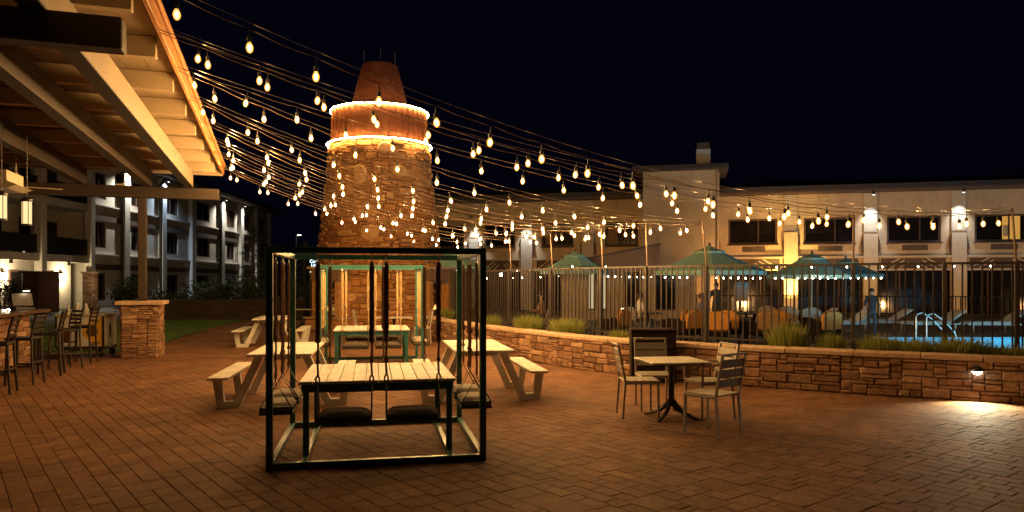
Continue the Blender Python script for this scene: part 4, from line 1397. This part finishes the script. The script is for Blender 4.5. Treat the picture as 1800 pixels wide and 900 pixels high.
# ground floor door and lights
d1 = lp_('entrance_door', 'winframe', (42.6, .32, 1.15), (.95, .06, 2.2)); MB().box((42.6, .28, 1.15), (.78, .02, 2.0)).build('pane', 'glass', d1)
MB().box((42.75, .265, 1.5), (.28, .006, 1.0)).build('lit_pane', 'litdoor', d1)
d2 = lp_('ground_window', 'winframe', (39.6, .32, 1.15), (1.5, .06, 2.2)); MB().box((39.6, .28, 1.15), (1.3, .02, 2.0)).build('pane', 'glass', d2)
for x in (38.35, 43.7):
    s_ = lp_('sconce', 'blackmetal', (x, .26, 2.16), (.20, .18, .10))
    MB().box((x, .22, 1.93), (.15, .13, .34)).build('glass', 'sconce', s_)
    lamp('sconce_lamp', 'POINT', hl, (x, -.05, 1.95), 210, (1.0, .80, .46), shadow_soft_size=.1)
# windowed part
def wing_wall():
    m = MB()
    cols = [47.8, 52.4, 58.2, 63.6, 71.6, 76.0, 80.5]
    return m, cols
COLW = [(47.6, 1.5), (52.9, 2.1), (58.6, 2.6), (65.4, 3.0), (72.6, 2.2), (77.8, 2.0), (83.0, 2.0)]
ROWS = [(.4, 2.2), (3.85, 5.55), (7.05, 8.75)]
m = MB()
zs = [0] + [q for r_ in ROWS for q in r_] + [ZE]
for k in range(0, len(zs), 2):
    m.box(((A1 + B1) / 2, .15, (zs[k] + zs[k + 1]) / 2), (B1 - A1, .3, zs[k + 1] - zs[k]))
for (z0, z1) in ROWS:
    e = A1
    for (x, w) in COLW:
        m.box(((e + x - w / 2) / 2, .15, (z0 + z1) / 2), (x - w / 2 - e, .3, z1 - z0)); e = x + w / 2
    m.box(((e + B1) / 2, .15, (z0 + z1) / 2), (B1 - e, .3, z1 - z0))
m.build('wall', 'stuccoL', hl)
for ri, (z0, z1) in enumerate(ROWS):
    for ci, (x, w) in enumerate(COLW):
        f = MB()
        for sx in (-1, 1): f.box((x + sx * (w / 2 - .05), .12, (z0 + z1) / 2), (.10, .1, z1 - z0))
        for z in (z0 + .05, z1 - .05): f.box((x, .12, z), (w - .2, .1, .10))
        f.box((x, .12, (z0 + z1) / 2), (.07, .08, z1 - z0 - .2))
        fo = f.build('window', 'winframe', hl)
        MB().box((x, .20, (z0 + z1) / 2), (w - .2, .02, z1 - z0 - .2)).build('pane', 'glass', fo)
        if (ri, ci) == (2, 4):
            MB().box((x, .18, (z0 + z1) / 2), (w - .5, .012, z1 - z0 - .3)).build('curtain', 'plank', fo)
for z in (3.42, 6.62):
    lp_('ledge', 'trimL', ((A1 + B1) / 2, -.08, z), (B1 - A1, .18, .08))
    lp_('brown_band', 'brownband', ((A1 + B1) / 2, -.03, z - .82), (B1 - A1, .08, .36))
COLS = [50.6, 56.6, 62.4, 69.6, 75.2, 80.4, 85.5]
for x in COLS:
    c_ = lp_('column', 'trimL', (x, -.16, ZE / 2), (.72, .36, ZE), ch=.01)
    if x in (50.6, 56.6, 69.6):
        MB().tube([(x - .55, -.22, .3), (x - .55, -.22, ZE - .5), (x - .2, -.5, ZE - .1)], .09, 8).build('downpipe', 'rail', c_)
edges = [A1] + COLS
for i in range(len(edges) - 1):
    for z in (2.82, 6.02):
        a, b = edges[i] + .5, edges[i + 1] - .5
        f = MB()
        for k in range(3):
            f.beam((a + .1 + k * .28, -.01, z + .04), (a + .65 + k * .28, -.01, z + .50), .03, .06)
            f.beam((b - .1 - k * .28, -.01, z + .04), (b - .65 - k * .28, -.01, z + .50), .03, .06)
        f.build('fretwork', 'trimL', hl)
lp_('soffit', 'brownband', ((A0 + B1) / 2, .2, ZE + .06), (B1 - A0 + 1.5, 2.6, .1))
rm_ = MB(); rm_.extr([(-1.3, ZE + .12), (-1.3, ZE + .42), (9, ZE + 2.0), (9, ZE + .12)], 0, A0 - .6, B1 + .9); rm_.build('roof', 'roofdark', hl)
lp_('end_wall', 'stuccoL', (B1 - .1, 4.8, ZE / 2), (.3, 9, ZE))
for (x, e, colr, sz) in ((50.6, 2300, (1.0, .98, .86), 150), (56.6, 1200, (.55, .75, 1.0), 150), (69.6, 2000, (1.0, .96, .82), 150), (75.2, 1600, (1.0, .97, .88), 120)):
    fx = MB().lathe([(.09, 0), (.09, .26)], 10, (x, -.62, ZE - .25)).build('downlight', 'blackmetal', hl)
    MB().lathe([(.07, 0), (.07, .01)], 10, (x, -.62, ZE - .265)).build('lens', 'lens', fx)
    lamp('downlight_lamp', 'SPOT', hl, (x, -.62, ZE - .32), e, colr, spot_size=R(sz), spot_blend=.8, shadow_soft_size=.06, rot=(R(-9), 0, 0))
# stone pier and brick stand in front
def lworld(x, y, z=0):
    c, s = math.cos(LA), math.sin(LA)
    return Vector((LO.x + x * c - y * s, LO.y + x * s + y * c, z))
sp_ = thing('stone_pier', 'slim lit ledgestone pier by the ground-floor wall behind the cart', 'pier', lworld(40.2, -3.2), LA)
MB().box((0, 0, 1.05), (.5, .5, 2.1)).build('core', 'mortar', sp_)
items = []
stone_face(items, (-.26, -.26), 0, .52, 2.1, 0, rng, .08, (3, 4), (1, 1, 2), .01)
stone_face(items, (-.26, .26), -PI / 2, .52, 2.1, 0, rng, .08, (3, 4), (1, 1, 2), .01)
lay(sp_, items, 'stone', 200)
MB().box((0, 0, 2.15), (.66, .66, .1), None, .01).build('cap_stone', 'cap', sp_)
MB().box((.1, .1, 2.36), (.22, .22, .32)).build('pier_light', 'trimL', sp_)
lamp('pier_lamp', 'POINT', sp_, (-1.0, -1.1, 1.6), 40, (1.0, .8, .5), shadow_soft_size=.08)
bs = thing('brick_stand', 'dark brown brick outdoor chimney stand before the lit ground-floor wall', 'stand', lworld(38.2, -1.75), LA)
MB().box((0, 0, 1.05), (1.9, .8, 2.1), None, .02).build('body', 'brick', bs)
MB().box((0, 0, 2.14), (2.2, 1.0, .10), None, .01).build('cap', 'brick', bs)

# ================================================================== PARASOLS
def make_parasol(lab, x, y, ztop, zrim, r, rz=.2, mat='umbrella'):
    t = thing('parasol', lab, 'parasol', (x, y, 0), rz, 'teal parasols on the pool deck')
    def panel(r0, z0, r1, z1, drop):
        m = MB(); a = PI / 8; n = 5; vs = []; fs = []
        for i in range(n + 1):
            k = i / n
            rr = r0 + (r1 - r0) * k; zz = z0 + (z1 - z0) * k - .06 * math.sin(PI * k) * (z0 - z1)
            for j in (-1, 0, 1):
                q = 1.0 if j else math.cos(a) * .995
                vs.append((rr * q * math.cos(a * j), rr * q * math.sin(a * j), zz - (0 if j else .012 * k)))
        for j in (-1, 0, 1):
            q = 1.0 if j else math.cos(a) * .995
            vs.append((r1 * q * math.cos(a * j), r1 * q * math.sin(a * j), z1 - drop))
        for i in range(n + 1):
            for j in range(2):
                k = i * 3 + j; fs.append((k, k + 1, k + 4, k + 3))
        nv = len(vs)
        vs += [(p[0] * .998, p[1] * .998, p[2] - .008) for p in vs]
        fs += [tuple(q + nv for q in f[::-1]) for f in fs]
        return m.add(vs, fs).mesh('panel', mat)
    pm = panel(.30, ztop - .14, r, zrim, .12); vm = panel(.03, ztop, .46, ztop - .17, .05)
    for k in range(8):
        link('canopy_panel', pm, t, None, (0, 0, k * PI / 4)); link('vent_panel', vm, t, None, (0, 0, k * PI / 4))
        MB().tube([(.05, 0, ztop - .2), (r * .97 * math.cos(0), 0, zrim - .015)], .012, 5).build('rib', 'tan', t).rotation_euler = (0, 0, k * PI / 4 + PI / 8)
    MB().tube([(0, 0, .05), (0, 0, ztop + .02)], .026, 8).build('pole', 'tan', t)
    MB().lathe([(.03, 0), (.045, .03), (.03, .07), (.01, .11)], 8, (0, 0, ztop)).build('finial', 'capmetal', t)
    MB().lathe([(.32, 0), (.32, .06), (.06, .10)], 16).build('base', 'blackmetal', t)
make_parasol('large bright teal parasol right behind the leaning light pole', 6.02, 22.2, 2.74, 1.98, 1.66)
make_parasol('small far teal parasol left of the pool house', 2.55, 29.2, 2.86, 2.08, 1.42, .5)
make_parasol('darker teal parasol below the yellow lit pilaster', 10.7, 26, 2.66, 1.88, 1.52, .1)
make_parasol('dim teal parasol overlapped by its neighbour, behind the pole', 13.75, 30, 2.62, 1.95, 1.5, .35)
make_parasol('dark teal parasol mostly hidden behind the swing table', -2.75, 34.0, 3.1, 2.35, 1.7, .3)

# ================================================================== POOLSIDE FURNITURE
def make_armchair(mat):
    t = thing('pool_armchair', '', 'armchair')
    MB().box((0, 0, .30), (.60, .56, .14), None, .03).build('seat_frame', 'wicker', t)
    MB().box((0, .02, .42), (.54, .52, .12), None, .04).build('seat_cushion', mat, t)
    b = MB(); n = 8
    pts = [(-.29, .0), (.29, .0), (.30, .34)] + [(.28 * math.cos(PI * k / n), .34 + .13 * math.sin(PI * k / n)) for k in range(n + 1)] + [(-.30, .34)]
    b.extr(pts, 1, -.05, .05)
    bo = b.build('back_cushion', mat, t, loc=(0, -.26, .42)); bo.rotation_euler = (.16, 0, 0)
    for sx in (-1, 1):
        MB().box((sx * .31, 0, .45), (.06, .54, .32), None, .015).build('arm', 'wicker', t)
        for sy in (-1, 1):
            MB().box((sx * .27, sy * .24, .12), (.045, .045, .24)).build('leg', 'wicker', t)
    return t
ao = make_armchair('orange'); ab = make_armchair('cushion2')
ARM = [(ao, 1208, 19.6, .5, 'orange cushioned armchair by the leaning pole, left of it'), (ao, 1262, 19.0, -.3, 'orange armchair just right of the leaning pole'), (ao, 1286, 19.8, -.6, 'orange armchair below the notice board, tall back'), (ao, 1338, 19.2, .2, 'orange armchair left of the bushy grass clump'), (ao, 1363, 20.0, -.2, 'orange armchair half behind the bushy grass clump'), (ao, 1448, 19.2, .3, 'orange armchair nearest the pool'),
       (ao, 1183, 20.2, 1.2, 'orange armchair above the dark cabinet'), (ao, 1080, 20.6, .9, 'orange armchair in the dim stretch left of the shed pole'),
       (ab, 1388, 22.4, 2.9, 'beige round-back armchair behind the bushy grass clump'), (ab, 1436, 21.3, 3.3, 'beige round-back armchair behind the orange one nearest the pool'), (ab, 1345, 22.6, 2.6, 'beige round-back armchair under the darker parasol edge')]
used = set()
for (src, u, Y, a, lab) in ARM:
    o = dup(src) if id(src) in used else src
    used.add(id(src))
    o.location = ((u - 900) / 1280 * Y, Y, 0); o.rotation_euler = (0, 0, a); o['label'] = lab; o['group'] = 'armchairs on the pool deck'
def patio_table(lab, u, Y):
    t = thing('patio_table', lab, 'table', ((u - 900) / 1280 * Y, Y, 0), 0, 'round tables on the pool deck')
    MB().lathe([(.46, .70), (.48, .715), (.46, .73)], 20).build('table_top', 'blackmetal', t)
    MB().lathe([(.04, .02), (.03, .35), (.05, .70)], 10).build('column', 'blackmetal', t)
    MB().lathe([(.26, 0), (.24, .02), (.04, .05)], 14).build('base', 'blackmetal', t)
patio_table('dark round table under the large teal parasol', 1232, 21.0)
patio_table('dark round table below the notice board', 1312, 21.4)
patio_table('dark round table by the person in white', 1140, 21.6)
patio_table('dark round table under the darker parasol', 1408, 23.2)
def lounger(lab, u, Y, rz):
    t = thing('sun_lounger', lab, 'sun lounger', ((u - 900) / 1280 * Y, Y, 0), rz, 'sun loungers beyond the pool')
    MB().box((0, .25, .36), (.62, 1.25, .06), None, .015).build('seat', 'lounger', t)
    bo = MB().box((0, -.32, 0), (.62, .66, .06), None, .015).build('backrest', 'lounger', t, loc=(0, -.37, .36)); bo.rotation_euler = (-.6, 0, 0)
    for sx in (-1, 1):
        MB().box((sx * .29, .1, .30), (.04, 1.6, .05)).build('side_rail', 'lounger', t)
        for y in (-.55, .75):
            MB().box((sx * .29, y, .14), (.04, .04, .28)).build('leg', 'lounger', t)
for (lab, u, Y, a) in (('pale sun lounger left of the standing child', 1484, 23.6, 1.75), ('pale sun lounger behind the standing child', 1548, 24.4, 1.5), ('pale sun lounger behind the pool handrail', 1640, 23.4, 1.65), ('pale sun lounger rightmost beyond the pool', 1745, 23.2, 1.5), ('pale sun lounger beneath the dim parasol', 1420, 25.4, 1.4)):
    lounger(lab, u, Y, a)
# handrail of the pool steps
hrail = thing('pool_handrail', 'curved steel handrail at the pool steps', 'handrail', (12.35, 20.9, 0))
for dy in (0, .55):
    MB().tube([(-.45, dy, 0), (-.45, dy, .60), (-.40, dy, .70), (-.25, dy, .74), (.05, dy, .52), (.35, dy, .20), (.42, dy, .02), (.42, dy, -.3)], .017, 7).build('rail', 'galv', hrail, True)
# far deck railing
dr = thing('deck_railing', 'low dark railing along the far edge of the pool deck', 'railing', (0, 0, 0))
P0 = Vector((7.5, 34.5, 0)); P1 = Vector((24, 30.6, 0))
for z in (.12, 1.0):
    MB().beam(P0 + Vector((0, 0, z)), P1 + Vector((0, 0, z)), .05, .05).build('rail', 'fence', dr)
pkm = MB().box((0, 0, .56), (.03, .03, .86)).mesh('picket', 'fence')
for k in range(90):
    link('picket', pkm, dr, P0.lerp(P1, (k + .5) / 90))
# notice board
nb_ = thing('notice_board', 'pale pool notice board with lines of small print on a post', 'sign', (7.5, 23.8, 0), .1)
MB().box((0, 0, 1.32), (.45, .025, .62), None, .004).build('board', 'board', nb_)
MB().tube([(0, .03, 0), (0, .03, 1.6)], .022, 6).build('post', 'fence', nb_)
ln_ = MB()
for k in range(9):
    ln_.box((0.0 if k else 0, -.0145, 1.57 - k * .06), (.36 - .06 * (k % 3) - (.1 if k == 0 else 0), .003, .016 if k else .03))
ln_.build('print', 'ink', nb_)

# small festoon lights over the pool deck
fb_me = MB().lathe([(.004, .024), (.018, .012), (.021, -.004), (.012, -.018), (.002, -.022)], 8).mesh('bulb', 'fairy', True)
def festoon(lab, a, b, n, sag, skip=()):
    a = Vector(a); b = Vector(b)
    t = thing('festoon', lab, 'string lights', a, 0, 'small festoons over the pool deck')
    def at(k):
        q = a.lerp(b, k); q.z -= 4 * sag * k * (1 - k); return q - a
    MB().tube([at(k / 20) for k in range(21)], .006, 4, caps=False).build('cable', 'blackmetal', t)
    for k in range(n):
        if k in skip: continue
        link('bulb', fb_me, t, at((k + .5) / n) - Vector((0, 0, .03)))
festoon('lower row of small white bulbs beneath the parasols', (3.2, 25.2, 1.86), (12.4, 24.2, 1.80), 38, .03, (7, 12, 13, 22, 25))
festoon('upper sparse row of small white bulbs level with the fence top', (1.5, 25.0, 2.2), (18.5, 23.6, 2.22), 15, .05)
festoon('short row of small bulbs left of the far parasol', (-2.6, 29.2, 1.85), (2.0, 28.6, 1.9), 13, .06, (2, 5, 6, 9))
festoon('short upper row of small bulbs near the tower', (-2.6, 31.0, 2.18), (1.5, 30.0, 2.2), 8, .06, (3,))
# bright clear lamp among them
gl = thing('globe_lamp', 'single bright globe lamp behind the fence near the tower', 'lamp', (-.42, 28.2, 0))
MB().lathe([(.002, -.07), (.05, -.05), (.07, 0), (.05, .05), (.002, .07)], 12, (0, 0, 1.92), caps=False).build('globe', 'sconce', gl, True)
MB().tube([(0, 0, 0), (0, 0, 1.86)], .02, 6).build('post', 'blackmetal', gl)
gl2 = thing('table_lamp', 'small lit lamp on a table by the person in white', 'lamp', (3.25, 21.4, .73))
MB().lathe([(.002, -.04), (.04, 0), (.002, .05)], 10, (0, 0, .12), caps=False).build('globe', 'sconce', gl2, True)
MB().lathe([(.04, 0), (.015, .02), (.012, .08)], 10).build('stem', 'blackmetal', gl2)

# ================================================================== PEOPLE
def make_person(lab, loc, rz, pose, shirt, pants, sc=1.0, hairmat='hair'):
    sit = pose == 'sit'
    J = []; Ed = []; Rd = []; Bm = []
    def j(p, r):
        J.append(Vector(p)); Rd.append(r); return len(J) - 1
    def e(a, b, m): Ed.append((a, b)); Bm.append(m)
    pz = .52 if sit else .95
    pel = j((0, 0, pz), .125); sp = j((0, .01, pz + .22), .115); chs = j((0, 0, pz + .42), .135); nk = j((0, .0, pz + .55), .052); hb = j((0, .015, pz + .62), .065); hd = j((0, .025, pz + .70), .088); ht = j((0, .01, pz + .78), .060)
    e(pel, sp, 0); e(sp, chs, 0); e(chs, nk, 0); e(nk, hb, 2); e(hb, hd, 2); e(hd, ht, 2)
    ns = j((0, .125, pz + .675), .014); e(hd, ns, 2)
    for sx in (-1, 1):
        sh = j((sx * .18, 0, pz + .46), .06)
        el = j((sx * .24, .02 if not sit else .08, pz + .20), .044)
        if sit: wr = j((sx * .17, .30, pz + .18), .030); pa = j((sx * .15, .37, pz + .19), .032); fd = Vector((0, .03, -.006))
        else: wr = j((sx * .25, .07, pz - .04), .030); pa = j((sx * .25, .085, pz - .11), .032); fd = Vector((0, .006, -.03))
        e(chs, sh, 0); e(sh, el, 0); e(el, wr, 2); e(wr, pa, 2)
        side = Vector((1, 0, 0)) if sit else Vector((0, 1, 0))
        for k in range(4):
            b = J[pa] + side * (-.026 + .0175 * k) + fd * 1.1
            L = (.9, 1.1, 1.15, 1.0)[k] if sx > 0 else (1.0, 1.15, 1.1, .85)[k]
            f1 = j(b, .009); f2 = j(b + fd * L, .009); f3 = j(b + fd * L * 1.7 + (Vector((0, 0, -.012)) if sit else Vector((-sx * .012, 0, 0))), .007)
            e(pa, f1, 2); e(f1, f2, 2); e(f2, f3, 2)
        tb = j(J[pa] + side * (.034 if not sit else -sx * .034) + fd * .2, .010); tb2 = j(J[tb] + side * (.012 if not sit else -sx * .012) + fd * .9, .008)
        e(pa, tb, 2); e(tb, tb2, 2)
        hp = j((sx * .095, 0, pz - .03), .088)
        if sit: kn = j((sx * .12, .42, pz - .0), .062); an = j((sx * .12, .44, .09), .040); to = j((sx * .12, .58, .045), .036)
        else: kn = j((sx * .10, .03, .50), .060); an = j((sx * .105, .0, .09), .040); to = j((sx * .12, .14, .045), .036)
        e(pel, hp, 1); e(hp, kn, 1); e(kn, an, 1); e(an, to, 3)
    me = bpy.data.meshes.new('person_skeleton')
    me.from_pydata([tuple(p) for p in J], Ed, [])
    ob = bpy.data.objects.new('person_tmp', me); COL.objects.link(ob)
    sk = ob.modifiers.new('skin', 'SKIN'); sk.use_smooth_shade = True
    ob.modifiers.new('sub', 'SUBSURF').levels = 1
    for i, v in enumerate(me.skin_vertices[0].data):
        v.radius = (Rd[i], Rd[i]); v.use_root = i == pel
    bpy.context.view_layer.update()
    dg = bpy.context.evaluated_depsgraph_get()
    bm_ = bpy.data.meshes.new_from_object(ob.evaluated_get(dg))
    bpy.data.objects.remove(ob)
    for q in (shirt, pants, 'skin', 'blackmetal'): bm_.materials.append(MT[q])
    A_ = np.array([J[a] for a, b in Ed]); B_ = np.array([J[b] for a, b in Ed]); rad = np.array([(Rd[a] + Rd[b]) / 2 for a, b in Ed])
    for pl in bm_.polygons:
        c = np.array(pl.center)
        d = B_ - A_; t = np.clip(((c - A_) * d).sum(1) / np.maximum((d * d).sum(1), 1e-9), 0, 1)
        k = int(np.argmin(np.linalg.norm(A_ + d * t[:, None] - c, axis=1) - rad))
        pl.material_index = Bm[k]; pl.use_smooth = True
    r = thing('person', lab, 'person', loc, rz, 'people on the pool deck')
    r.scale = (sc, sc, sc)
    link('body', bm_, r)
    hm = MB(); hz = pz + .705
    hm.lathe([(.097, -.03), (.104, .02), (.095, .06), (.065, .10), (.03, .115), (.001, .12)], 14, (0, .0, hz), caps=False)
    hm.box((0, -.075, hz - .02), (.15, .06, .13), None, .025)
    link('hair', hm.mesh('hair', hairmat, True), r)
    ey = MB()
    for sx in (-1, 1): ey.box((sx * .033, .106, pz + .705), (.02, .012, .01))
    link('eyes', ey.mesh('eyes', 'ink'), r)
    return r
MT['shirtw'] = M('white_shirt', (.66, .64, .60), .85, nscale=20, namt=.12)
MT['shirtp'] = M('mauve_shirt', (.24, .20, .26), .85, nscale=20, namt=.15)
MT['shirtk'] = M('dark_shirt', (.03, .028, .03), .85, nscale=20, namt=.15)
MT['shirtr'] = M('pink_shirt', (.52, .30, .24), .85, nscale=20, namt=.15)
MT['jeans'] = M('dark_trousers', (.045, .05, .065), .85, nscale=20, namt=.15)
def at(u, Y): return ((u - 900) / 1280 * Y, Y, 0)
make_person('person in white top seated at a table behind the shed pole', at(1124, 21.4), -1.3, 'sit', 'shirtw', 'jeans')
make_person('person in mauve top seated left of the leaning pole', at(1234, 20.2), .5, 'sit', 'shirtp', 'jeans')
make_person('person in dark clothes standing just right of the leaning pole', at(1259, 26.0), 2.6, 'stand', 'shirtk', 'shirtk', .92)
make_person('child darkened to a silhouette standing beyond the pool fence', at(1532, 21.9), 2.9, 'stand', 'shirtk', 'jeans', .82)  # clothes darkened so the figure stands as an unlit silhouette
make_person('person in pink top seated below the far parasol', at(952, 23.8), 1.3, 'sit', 'shirtr', 'jeans')
def side_chair(lab, u, Y, rz, dx, dy):
    o = dup(ch0); o.location = ((u - 900) / 1280 * Y + dx, Y + dy, 0); o.rotation_euler = (0, 0, rz); o['label'] = lab; o['group'] = 'chairs under seated people'
side_chair('slat chair under the person in white', 1124, 21.4, -1.3, -.0, 0)
side_chair('slat chair under the person in mauve', 1234, 20.2, .5, 0, 0)
side_chair('slat chair under the person in pink', 952, 23.8, 1.3, 0, 0)

# ================================================================== LOW WALL, KIOSK AND PLANTING BY THE LAWN
rng = random.Random(91)
lwl = thing('low_stone_wall', 'low ledgestone wall, darkened as if shaded, behind the lawn', 'wall', (-16.5, 31.5, 0), R(2))
MB().box((5.0, .2, .40), (10, .36, .80)).build('core', 'mortar', lwl)
items = []
stone_face(items, (0, .03), 0, 10.0, .78, 0, rng, .085, (4, 5, 6, 8), (1, 1, 2), .012)
lay(lwl, items, 'shaded_stone', 300)
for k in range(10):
    MB().box((.5 + k, .2, .83), (.985, .46, .07), None, .012).build('cap_stone', 'shaded_stone', lwl)

def leafy(rx, ry, rz_, n, size, rng, lumps=9):
    V = []; F = []
    cs = [(Vector((rng.uniform(-.55, .55) * rx, rng.uniform(-.55, .55) * ry, rng.uniform(.3, 1.45) * rz_)), rng.uniform(.38, .62)) for _ in range(lumps)]
    for _ in range(n):
        c, s = rng.choice(cs)
        d = Vector((rng.gauss(0, 1), rng.gauss(0, 1), rng.gauss(0, 1))).normalized() * (rng.random() ** .4)
        p = c + Vector((d.x * rx * s, d.y * ry * s, d.z * rz_ * s))
        if p.z < .03: p.z = .03 + rng.random() * .1
        a = Vector((rng.gauss(0, 1), rng.gauss(0, 1), rng.gauss(0, 1))).normalized()
        b = a.orthogonal().normalized()
        q = size * rng.uniform(.6, 1.3)
        i = len(V)
        V += [p - a * q, p + b * q * .45, p + a * q, p - b * q * .45]
        F.append((i, i + 1, i + 2, i + 3))
    return MB().add(V, F)
def shrub(lab, x, y, z, rx, rz_, n=1500, size=.07, mat='leaf'):
    t = thing('shrub', lab, 'shrub', (x, y, z), rng.uniform(0, 6), 'dark shrubs around the hotel')
    leafy(rx, rx * .85, rz_ / 2, n, size, rng).build('foliage', mat, t)
    m = MB()
    for k in range(4):
        a = rng.uniform(0, 2 * PI)
        m.tube([(0, 0, 0), (math.cos(a) * rx * .2, math.sin(a) * rx * .2, rz_ * .4), (math.cos(a) * rx * .45, math.sin(a) * rx * .45, rz_ * .75)], [.04, .025, .01], 5)
    m.build('stem', 'bark', t)
SH = [(-17.5, 34, 1.5, 2.2, 'broad dark shrub behind the stone pillar'), (-15.4, 33.6, 1.4, 1.9, 'dark shrub second along the low wall from the pillar'), (-13.4, 33.5, 1.3, 1.7, 'dark shrub behind the middle of the low wall'), (-11.6, 33.4, 1.2, 1.9, 'dark shrub under the conifer behind the low wall'),
      (-9.8, 33.2, 1.1, 1.6, 'paler leafy shrub near the right end of the low wall'), (-8.6, 31.4, .9, 1.3, 'low dark shrub left of the tower'), (-23.5, 33.6, .9, 2.0, 'rounded shrub at the left picture edge by the lit wall'), (-24.2, 46.2, 1.2, 2.4, 'green shrub lit by the column behind the pavilion post'), (-21.5, 51, 1.3, 2.1, 'dark shrub right of the pavilion post'), (-20.5, 56, 1.6, 2.3, 'dark shrub below the bluish lit column'), (-19.8, 62, 1.8, 2.4, 'dark shrub below the far hotel windows'), (-18.5, 66, 1.8, 2.6, 'dark shrub at the foot of the brightest far column')]
for (x, y, rx, h, lab) in SH:
    shrub(lab, x, y, 0, rx, h, 1700, .075)
def conifer(lab, x, y, h, r, seed):
    rg = random.Random(seed)
    t = thing('conifer_tree', lab, 'tree', (x, y, 0), rg.uniform(0, 6), 'conifers by the hotel')
    MB().tube([(0, 0, 0), (.03, 0, h * .5), (0, .02, h * .98)], [.13, .08, .012], 7).build('trunk', 'bark', t)
    V = []; F = []; lim = MB()
    for k in range(46):
        z = h * (.1 + .87 * k / 46); L = r * (1 - .93 * (z / h)) * rg.uniform(.65, 1.12); a = k * 2.4 + rg.uniform(-.3, .3)
        tip = Vector((math.cos(a) * L, math.sin(a) * L, z - .12 * L)); base = Vector((0, 0, z + .05))
        lim.tube([base, base.lerp(tip, .5) + Vector((0, 0, .04)), tip], [.022, .014, .005], 4)
        for _ in range(int(30 + 70 * L)):
            q = rg.random() ** .7
            p = base.lerp(tip, q) + Vector((rg.gauss(0, .10), rg.gauss(0, .10), rg.gauss(-.03, .06))) * (1.2 - q * .5)
            d = ((tip - base).normalized() + Vector((rg.gauss(0, .5), rg.gauss(0, .5), rg.gauss(0, .4)))).normalized() * rg.uniform(.07, .14)
            b = d.orthogonal().normalized() * .018
            i = len(V); V += [p - b, p + b, p + d]; F.append((i, i + 1, i + 2))
    MB().add(V, F).build('crown', 'needle', t)
    lim.build('limb', 'bark', t)
conifer('tall dark conifer before the far end of the hotel', -13.0, 36.5, 4.7, 1.5, 1)
conifer('shorter dark conifer left of the tower', -11.0, 38.5, 3.9, 1.3, 2)
conifer('dark conifer in the gap between hotel and tower', -10.4, 44.0, 4.0, 1.5, 3)

kk = thing('drinks_cooler', 'dark upright drinks cooler with lit header sign left of the tower', 'cooler', (-7.55, 28.0, 0), .22)
MB().box((0, 0, .98), (.46, .46, 1.9), None, .015).build('cabinet', 'blackmetal', kk)
MB().box((0, -.236, .95), (.36, .012, 1.4)).build('door_glass', 'glass', kk)
MB().box((0, -.25, 2.02), (.40, .05, .06)).build('lit_strip', 'lantern', kk)
sg = MB().box((0, -.12, 2.35), (.50, .06, .38), None, .04).build('sign_board', 'signback', kk)
MB().tube([(0, -.05, 1.93), (0, -.05, 2.20)], .02, 6).build('sign_bracket', 'blackmetal', kk)
for (tx, z) in (('Coors', 2.37), ('Light', 2.225)):
    cu = bpy.data.curves.new('letters', 'FONT'); cu.body = tx; cu.size = .165; cu.align_x = 'CENTER'; cu.extrude = .004; cu.offset = .004
    cu.materials.append(MT['signblue'])
    tmp = bpy.data.objects.new('letters_tmp', cu); COL.objects.link(tmp); bpy.context.view_layer.update()
    lme = bpy.data.meshes.new_from_object(tmp.evaluated_get(bpy.context.evaluated_depsgraph_get())); bpy.data.objects.remove(tmp)
    link('letters', lme, sg, (0, -.156, z), (R(90), 0, 0))
# small far lamp between hotel and tower
sl_ = thing('area_light', 'small far white lamp on a mast between hotel and tower', 'lamp', (-21.0, 71.0, 0))
MB().tube([(0, 0, 0), (0, 0, 6.2)], .06, 6).build('mast', 'blackmetal', sl_)
MB().box((.2, 0, 6.25), (.5, .2, .08)).build('head', 'blackmetal', sl_)
MB().box((.25, -.02, 6.18), (.3, .16, .05)).build('lens', 'sconce', sl_)
# fill lights added to brighten the pool wing, no fixtures seen there
for (x, y, w, e, lab) in ((.0, -5.0, BA, 420, 'small added fill light on the deck before the lit window'), (-8.0, -6.0, BA, 1500, 'small added fill light on the deck before the stair block'), (-17.5, -5.0, BA, 150, 'small added fill light on the deck left of the pool house'), (7.5, -5.0, BA, 330, 'small added fill light at the far right of the deck')):
    c, s = math.cos(BA), math.sin(BA)
    t = thing('fill_light', lab, 'lamp', (BO.x + x * c - y * s, BO.y + x * s + y * c, 0), BA, 'added fill lights washing the hotel wing')
    MB().box((0, 0, .16), (.26, .10, .18), Matrix.Rotation(.5, 3, 'X'), .01).build('housing', 'blackmetal', t)
    MB().box((0, 0, .04), (.06, .06, .08)).build('bracket', 'blackmetal', t)
    lamp('fill_lamp', 'SPOT', t, (0, .12, .26), e, (1.0, .52, .17), spot_size=R(140), spot_blend=.9, shadow_soft_size=.02, rot=(R(118), 0, 0))
